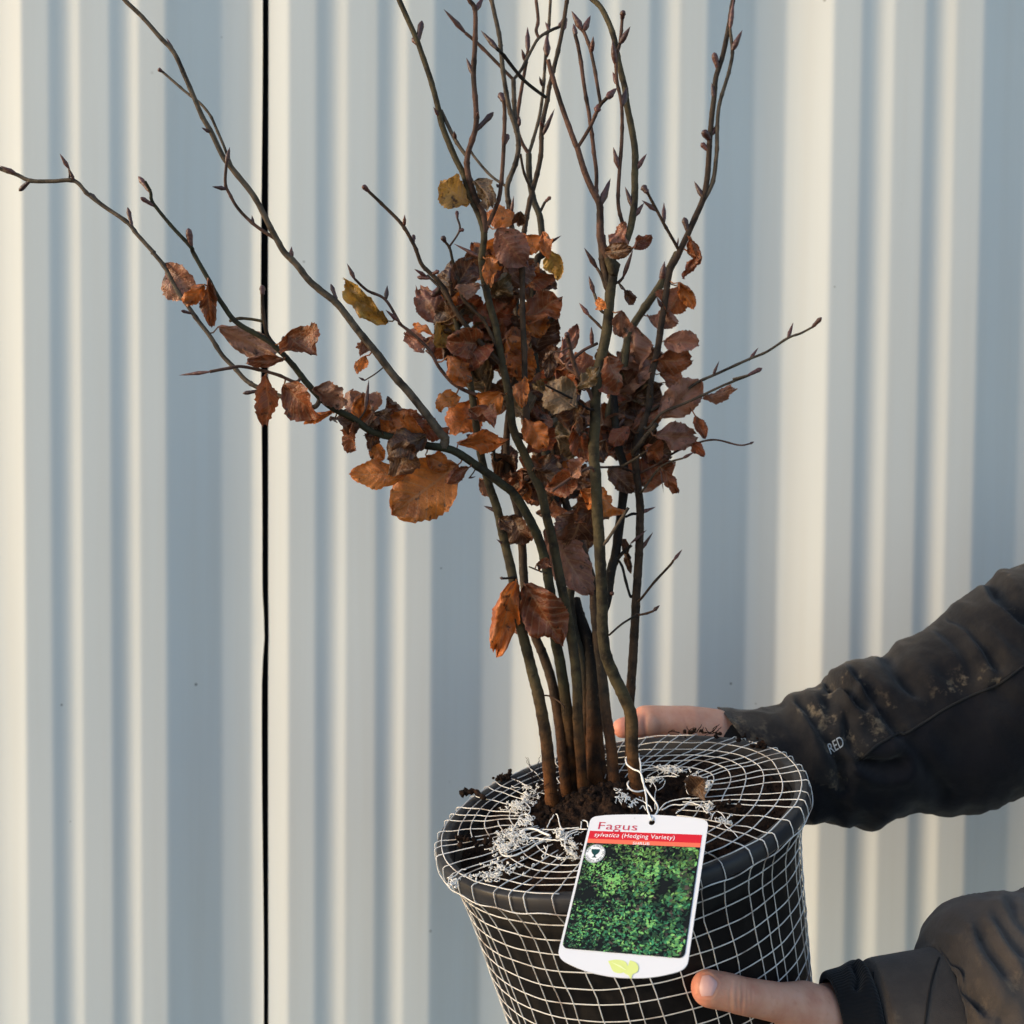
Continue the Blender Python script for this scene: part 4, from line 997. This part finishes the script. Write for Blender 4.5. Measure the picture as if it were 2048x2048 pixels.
def near_post(p, n):
    x, y, z = proj(p); d = Vector((0, 0, 0)); c = np.array([1., 1, 1])
    f = max(0, -n.dot(DV)) if True else 0
    if 1375 < x < 1640 and y < 2048 and z < .615:
        g = 0
        for cx, a, wd in ((1484, .0009, 3.2), (1473, .0006, 3.0), (1460, .0003, 2.6), (1494, .0004, 2.6), (1503, .0003, 2.4)):
            xx = cx + .0022 * (y - 1992) ** 2 * (1 if cx < 1480 else -.6) + 2.2 * noise.noise(Vector((y * .05, cx, 0)))
            m_ = math.exp(-((y - 1992) / 30) ** 2)
            e = math.exp(-((x - xx) / wd) ** 2) * m_; g += a * e
            c -= np.array([.16, .26, .26]) * e * (a / .0011)
        g -= .0006 * math.exp(-((x - 1482) / 22) ** 2)
        d = -n * g * (f > 0.05)
    if 1392 < x < 1442 and y < 2000 and z < .6:   # fold of skin round the nail
        dn = min(math.dist((x, y), q) for q in NAILPX); e = math.exp(-(dn / 2.6) ** 2)
        c -= np.array([.16, .24, .22]) * e; d = d + n * .0003 * math.exp(-((dn - 4.5) / 2.5) ** 2)
    if x < 1440 and y < 2048:                 # rosy finger tip
        t = max(0, min(1, (1425 - x) / 40)); c *= np.array([1 - .08 * t, 1 - .30 * t, 1 - .30 * t])
    if x > 1520: c *= np.array([1, 1.0 + .04 * min(1, (x - 1520) / 80), 1.0 + .06 * min(1, (x - 1520) / 80)])
    return d, np.clip(c, .2, 1.1)
hand_near = build_hand(near, .00085, 14, near_post)
bv = bvh_of(hand_near)
def drape(name, pxgrid, mat, parent, bvh, off, dome=0.0, uvs=False):
    """a patch of rows x columns of pixels laid onto a surface"""
    rows, cols = len(pxgrid), len(pxgrid[0]); v = []; uv = []
    for i, row in enumerate(pxgrid):
        for j, (x, y) in enumerate(row):
            d = ray(x, y).normalized(); hit, nr, _, _ = bvh.ray_cast(CAM, d)
            if hit is None: return None
            e = math.sin(math.pi * i / (rows - 1)) * math.sin(math.pi * j / (cols - 1))
            v.append(hit - d * (off + dome * e)); uv.append((j / (cols - 1), i / (rows - 1)))
    f = [(i * cols + j, i * cols + j + 1, (i + 1) * cols + j + 1, (i + 1) * cols + j) for i in range(rows - 1) for j in range(cols - 1)]
    return mesh_obj(name, v, f, mat, parent, uvs=uv)
left = catmull(pp('T 262,250 240,330 238,400 258,448'), 11); right = catmull(pp('T 330,240 400,300 405,350 362,440'), 11)
grid = [[(l[0] + (r[0] - l[0]) * t, l[1] + (r[1] - l[1]) * t) for t in np.linspace(0, 1, 9)] for l, r in zip(left, right)]
drape('fingernail', grid, NAIL, hand_near, bv, .0001, .0006)

# far hand: thumb along the back of the rim, fingers down behind the pot
far = [[((1292, 1441, .816), .0120), ((1330, 1444, .819), .0128), ((1380, 1449, .824), .0148), ((1425, 1462, .830), .018)],
       [((1296, 1448, .812), .0105), ((1268, 1453, .808), .0090), ((1245, 1456, .804), .0080)],
       [((1420, 1468, .832), .020), ((1480, 1476, .838), .0215), ((1560, 1500, .845), .022), ((1800, 1450, .86), .03)],
       [((1420, 1475, .834), .019), ((1370, 1500, .836), .0165), ((1300, 1520, .833), .0095), ((1240, 1530, .828), .0088), ((1190, 1540, .815), .008)],
       [((1430, 1490, .836), .019), ((1370, 1540, .838), .015), ((1290, 1565, .835), .0098), ((1225, 1578, .828), .009), ((1165, 1588, .815), .008)],
       [((1440, 1510, .836), .018), ((1380, 1580, .838), .0145), ((1300, 1610, .834), .0095), ((1235, 1622, .826), .0088), ((1185, 1630, .812), .0078)],
       [((1450, 1525, .836), .016), ((1400, 1620, .838), .013), ((1330, 1655, .834), .008), ((1275, 1665, .825), .0075), ((1235, 1672, .812), .007)]]
def far_post(p, n):
    x, y, z = proj(p); d = Vector((0, 0, 0)); c = np.array([1., 1, 1])
    e = math.exp(-((x - 1289 - .004 * (y - 1446) ** 2) / 3.5) ** 2) * (1 / (1 + math.exp(-(y - 1432) / 5)))
    d -= n * .0011 * e; c -= np.array([.12, .24, .24]) * e
    for cx, sl_ in ((1330, .5), (1345, .7), (1368, .4)):
        e = math.exp(-((x - cx - sl_ * (y - 1440)) / 2.0) ** 2) * math.exp(-((y - 1448) / 14) ** 2); c -= np.array([.04, .09, .09]) * e; d -= n * .0003 * e
    if x < 1300:
        t = min(1, (1300 - x) / 40); c *= np.array([1 - .02 * t, 1 - .22 * t, 1 - .2 * t])
    return d, np.clip(c, .2, 1.1)
hand_far = build_hand(far, .0014, 8, far_post)

# sleeves: lofts between an upper and a lower outline, with creases pressed in
def sleeve(name, sections, mat, creases, n_len=190, n_ang=112, amp=.0022, seed=1, folds=None, parent=None, lo=0, hi=1):
    """sections: (top px, bottom px, depth of axis, depth radius factor)"""
    tops = catmull([s[0] for s in sections], n_len); bots = catmull([s[1] for s in sections], n_len)
    zs = catmull([(s[2], s[3]) for s in sections], n_len)
    v = []; uv = []
    cr = [(catmull(pp(s), 30), a, wd * 1.55) for s, a, wd in creases]
    axd = (unp(*tops[-1], zs[-1][0]) - unp(*tops[0], zs[0][0])).normalized()
    for i in range(n_len):
        t = i / (n_len - 1); z, fz = zs[i]
        A, B = unp(*tops[i], z), unp(*bots[i], z); c = (A + B) / 2; up = (A - B) / 2; ru = up.length; up.normalize()
        dep = DV
        for k in range(n_ang):
            a = 2 * math.pi * k / n_ang; ca, sa = math.cos(a), math.sin(a)
            sq = 1.0
            p = c + up * ru * ca * sq + dep * ru * fz * sa
            nr = (up * ca + dep * sa).normalized()
            q = Vector((p.x * 30, p.y * 30, p.z * 30))
            dsp = amp * (noise.noise(q + Vector((seed * 9, 0, 0))) + .5 * noise.noise(q * 2.1)) * (.3 + .7 * abs(sa))
            if amp > .0015:
                al = p.dot(axd); rg = Vector((al * 46 + .5 * math.sin(a + seed), math.cos(a + al * 9) * 1.1, math.sin(a + al * 9) * 1.1 + seed))
                dsp += .0040 * (.35 - abs(noise.noise(rg))) + .0018 * (.3 - abs(noise.noise(rg * 2.3)))
            if sa < .25:
                x, y, _ = proj(p)
                for pts, am0, wd in cr:
                    am = am0 * 1.35
                    d2 = min((x - e[0]) ** 2 + (y - e[1]) ** 2 for e in pts)
                    if d2 < (4 * wd) ** 2:
                        dd = math.sqrt(d2)
                        dsp -= am * math.exp(-(dd / wd) ** 2) - .35 * am * math.exp(-((dd - 2.1 * wd) / (1.1 * wd)) ** 2)
            v.append(p + nr * dsp); uv.append((t, k / n_ang))
    f = []
    for i in range(n_len - 1):
        for k in range(n_ang):
            k2 = (k + 1) % n_ang; f.append((i * n_ang + k, (i + 1) * n_ang + k, (i + 1) * n_ang + k2, i * n_ang + k2))
    f.append(tuple((n_len - 1) * n_ang + k for k in range(n_ang)))
    # turned-in hem at the open end
    b = len(v)
    c0 = sum((Vector(v[k]) for k in range(n_ang)), Vector()) / n_ang
    ax = (sum((Vector(v[5 * n_ang + k]) for k in range(n_ang)), Vector()) / n_ang - c0)
    for k in range(n_ang): v.append(Vector(v[k]).lerp(c0, .06) + ax * .1); uv.append((0, 0))
    for k in range(n_ang): v.append(Vector(v[k]).lerp(c0, .12) + ax * 4); uv.append((0, 0))
    for k in range(n_ang):
        k2 = (k + 1) % n_ang
        f.append((k, k2, b + k2, b + k)); f.append((b + k, b + k2, b + n_ang + k2, b + n_ang + k))
    return mesh_obj(name, v, f, mat, parent or person, uvs=uv)
def S(s, z, fz=.95):
    a, b = pp(s); return (a, b, z, fz)
far_sections = [S('H 245,868 600,1400', .840), S('H 330,884 615,1430', .838), S('H 450,880 635,1465', .838), S('H 590,865 665,1495', .838), S('H 680,800 710,1515', .838), S('H 830,780 800,1490', .838), S('H 895,690 880,1515', .84),
                S('H 1050,605 960,1500', .842), S('H 1185,600 1050,1520', .842), S('H 1310,490 1200,1450', .845), S('H 1420,445 1330,1425', .848), S('H 1550,355 1500,1452', .85), S('H 1680,235 1640,1420', .853),
                S('H 1775,205 1780,1360', .856), S('H 1850,130 1932,1290', .86), S('H 1960,80 2150,1190', .865), S('H 2150,-60 2400,1050', .87), S('H 2400,-220 2700,880', .88), S('H 2700,-420 3000,680', .89)]
far_creases = [('H 700,830 740,880 790,970 850,1070 910,1180 940,1310', .0040, 7), ('H 1000,700 1080,780 1150,870 1240,1010', .0045, 7), ('H 870,745 920,745 960,770', .008, 7), ('H 960,780 1010,830 1060,860', .005, 6),
               ('H 1540,375 1640,430 1720,530 1780,640', .0045, 8), ('H 1780,225 1850,290 1940,370', .006, 9), ('H 1290,720 1400,820 1440,860', .0022, 10), ('H 1090,1180 1180,1195 1240,1180', .008, 9), ('H 930,1170 1020,1180 1100,1185', .003, 5),
               ('H 1300,1070 1400,1200 1500,1340', .003, 10), ('H 1780,765 1860,830 1940,890', .003, 9), ('H 1480,430 1590,560 1660,680', .0025, 9), ('H 960,930 970,1050 1030,1160', .0035, 7), ('H 860,780 840,850 860,960', .002, 7), ('H 1190,610 1250,700 1330,770', .003, 9)]
SL1 = sleeve('jacket_sleeve', far_sections, CLOTH, far_creases, seed=2)
tag(SL1, 'muddy sleeve of the arm behind the pot')
# lower clean panel and piped seam on the far sleeve
bs1 = bvh_of(SL1)
def seam_line(s, r, parent, bvh, off=.0004, n=60, mat=STITCH, name='seam'):
    pts = []
    for (x, y) in catmull(pp(s), n):
        d = ray(x, y).normalized(); hit = bvh.ray_cast(CAM, d)[0]
        if hit is not None: pts.append(hit - d * off)
    if len(pts) > 3:
        v, f = tube(pts, r, 6); mesh_obj(name, v, f, mat, parent)
seam_line('H 1030,1160 1120,1080 1240,1012 1280,1012 1400,940 1510,870 1650,800 1790,742 1932,640 2040,580', .0011, SL1, bs1)
sx_ = pp('H 560,1130 800,1290 935,1330 1000,1200 1030,1160 1120,1080 1240,1012 1280,1012 1400,940 1510,870 1650,800 1790,742 1932,640 2100,540 3000,0')
SL1.data.materials.append(CLOTH_DARK)
for pl in SL1.data.polygons:
    x, y, _ = proj(pl.center)
    if y > np.interp(x, [q[0] for q in sx_], [q[1] for q in sx_]) and x > sx_[0][0]: pl.material_index = 1
# inner knit cuff of the far sleeve
inner = sleeve('knit_cuff', [S('P 1430,1424 1440,1545', .836), S('P 1438,1420 1452,1560', .837), S('P 1490,1428 1510,1590', .838), S('P 1560,1440 1580,1620', .838), S('P 1600,1450 1620,1620', .84)], KNIT, [], 30, 80, .0008, 4)
inner.parent = SL1
# lettering caught in a fold of the far sleeve
def sleeve_text():
    cu = bpy.data.curves.new('lettering', 'FONT'); cu.body = 'RED'; cu.size = 1
    o = bpy.data.objects.new('lettering', cu); COL.objects.link(o)
    me = bpy.data.meshes.new_from_object(o.evaluated_get(bpy.context.evaluated_depsgraph_get())); bpy.data.objects.remove(o)
    o0, o1 = pp('H 866,1128 942,1078'); ux, uy = o1[0] - o0[0], o1[1] - o0[1]; hh = 22
    xs = [v.co.x for v in me.vertices]; x0, x1 = min(xs), max(xs)
    bm = bmesh.new(); bm.from_mesh(me); bmesh.ops.triangulate(bm, faces=bm.faces[:])
    for v in bm.verts:
        a = (v.co.x - x0) / (x1 - x0); b = v.co.y / .7
        x = o0[0] + ux * a - hh * .35 * b; y = o0[1] + uy * a - hh * .92 * b
        d = ray(x, y).normalized(); hit = bs1.ray_cast(CAM, d)[0]
        v.co = hit - d * .0006
    bm.to_mesh(me); bm.free(); me.materials.clear(); me.materials.append(PALE)
    r = bpy.data.objects.new('lettering', me); COL.objects.link(r); r.parent = SL1
sleeve_text()

near_sections = [S('K 1470,445 1430,1400', .622), S('K 1478,425 1450,1410', .622), S('K 1492,345 1480,1440', .623), S('K 1565,240 1540,1480', .624), S('K 1650,190 1640,1500', .626), S('K 1740,155 1740,1510', .628), S('K 1850,146 1860,1520', .632), S('K 1960,150 2000,1520', .638),
                 S('K 2150,80 2250,1480', .65), S('K 2400,-80 2600,1380', .66), S('K 2700,-260 2950,1200', .68)]
near_creases = [('K 1560,480 1620,560 1660,640 1720,720', .005, 9), ('K 1700,330 1760,430 1830,520', .004, 8), ('K 1800,250 1860,350 1920,420', .003, 8), ('K 1420,640 1440,740 1480,820', .004, 6), ('K 1500,430 1560,440 1600,500', .004, 7),
                ('K 1600,640 1700,720 1820,800', .003, 9), ('K 1860,180 1900,260 1960,320', .003, 7)]
SL2 = sleeve('jacket_sleeve', near_sections, CLOTH_DUST, near_creases, 110, 112, .0024, seed=6)
tag(SL2, 'dusty sleeve of the arm in front, gathered above a strapped cuff')
strap = sleeve('cuff_strap', [S('K 1085,560 1075,1230', .619), S('K 1100,520 1085,1240', .619), S('K 1135,488 1120,1260', .619), S('K 1300,462 1280,1290', .620), S('K 1400,447 1380,1320', .621), S('K 1470,436 1420,1340', .622), S('K 1480,450 1430,1330', .622)], CLOTH_DUST, [], 50, 96, .0008, 8)
strap.parent = SL2
cuff = sleeve('knit_cuff', [S('K 855,572 890,1130', .618), S('K 870,556 895,1140', .618), S('K 960,530 950,1160', .618), S('K 1030,497 1010,1170', .619), S('K 1062,515 1050,1170', .619), S('K 1090,560 1100,1150', .620), S('K 1200,570 1180,1150', .620)], KNIT, [('K 1000,510 1020,560 1010,620', .003, 5)], 50, 96, .0012, 9)
cuff.parent = SL2
bs2 = bvh_of(strap)
seam_line('K 1462,462 1430,560 1405,680 1385,828', .0006, SL2, bs2)
seam_line('K 1100,540 1098,650 1096,828', .0004, SL2, bs2)

# the rest of the person, who stands to the right of the frame
def blob_part(name, caps, mat, parent, voxel=.008, smooth=10):
    mb = MB()
    for a, b, ra, rb in caps: mb.add(capsule(a, b, ra, rb))
    t_ = mesh_obj(name, mb.v, mb.f, mat)
    md = t_.modifiers.new('r', 'REMESH'); md.mode = 'VOXEL'; md.voxel_size = voxel
    sm = t_.modifiers.new('s', 'SMOOTH'); sm.iterations = smooth; sm.factor = .5
    me = bpy.data.meshes.new_from_object(t_.evaluated_get(bpy.context.evaluated_depsgraph_get())); bpy.data.objects.remove(t_)
    me.materials.clear(); me.materials.append(mat); me.polygons.foreach_set('use_smooth', [True] * len(me.polygons))
    if mat == SKIN:
        at = me.color_attributes.new('Col', 'FLOAT_COLOR', 'POINT'); at.data.foreach_set('color', [1.0] * 4 * len(me.vertices))
    o = bpy.data.objects.new(name, me); COL.objects.link(o); o.parent = parent; return o
e_near = unp(2400, 1900, .675); e_far = unp(2420, 1140, .888)
jb = blob_part('jacket_body', [((.82, .62, .82), (.80, .60, 1.20), .150, .165), ((.82, .80, .82), (.80, .82, 1.20), .150, .165), ((.78, .58, 1.20), (.78, .56, 1.36), .13, .085), ((.78, .84, 1.20), (.78, .88, 1.36), .13, .085),
                               ((.78, .56, 1.37), (.78, .88, 1.37), .085, .085), ((.80, .72, 1.36), (.79, .72, 1.45), .085, .072), ((.78, .56, 1.37), e_near, .082, .080), ((.78, .88, 1.37), e_far, .082, .078)], CLOTH, person)
tr_ = blob_part('trousers', [((.83, .63, .80), (.82, .62, .48), .105, .080), ((.82, .62, .48), (.85, .61, .10), .078, .060), ((.83, .81, .80), (.84, .83, .48), .105, .080), ((.84, .83, .48), (.87, .84, .10), .078, .060), ((.83, .63, .84), (.83, .81, .84), .13, .13)], CLOTH_DARK, person)
for y in (.61, .84): blob_part('boot', [((.87, y, .06), (.72, y, .05), .052, .046), ((.86, y, .06), (.86, y, .14), .055, .052)], CLOTH_DUST, person, .006, 6)
hd = blob_part('head', [((.79, .72, 1.40), (.785, .72, 1.52), .055, .055), ((.785, .72, 1.63), (.77, .72, 1.63), .094, .090), ((.745, .72, 1.56), (.735, .72, 1.53), .062, .045), ((.685, .72, 1.615), (.668, .72, 1.585), .012, .016),
                        ((.68, .70, 1.54), (.68, .74, 1.54), .012, .012), ((.79, .625, 1.60), (.79, .622, 1.57), .018, .012), ((.79, .815, 1.60), (.79, .818, 1.57), .018, .012), ((.688, .68, 1.645), (.688, .76, 1.645), .010, .010)], SKIN, person, .004, 6)
blob_part('beanie', [((.788, .72, 1.665), (.785, .72, 1.69), .100, .092), ((.78, .72, 1.66), (.77, .72, 1.668), .100, .097)], KNIT, person, .005, 6)
EYE = new_mat('eye', (.12, .08, .06), .1)[0]
for y in (.69, .75): blob_part('eye', [((.690, y, 1.625), (.692, y, 1.625), .0105, .0105)], EYE, hd, .0012, 1)

# ------------------------------------------------------------------ render settings
scene.render.engine = 'CYCLES'
scene.render.resolution_x = scene.render.resolution_y = 1024
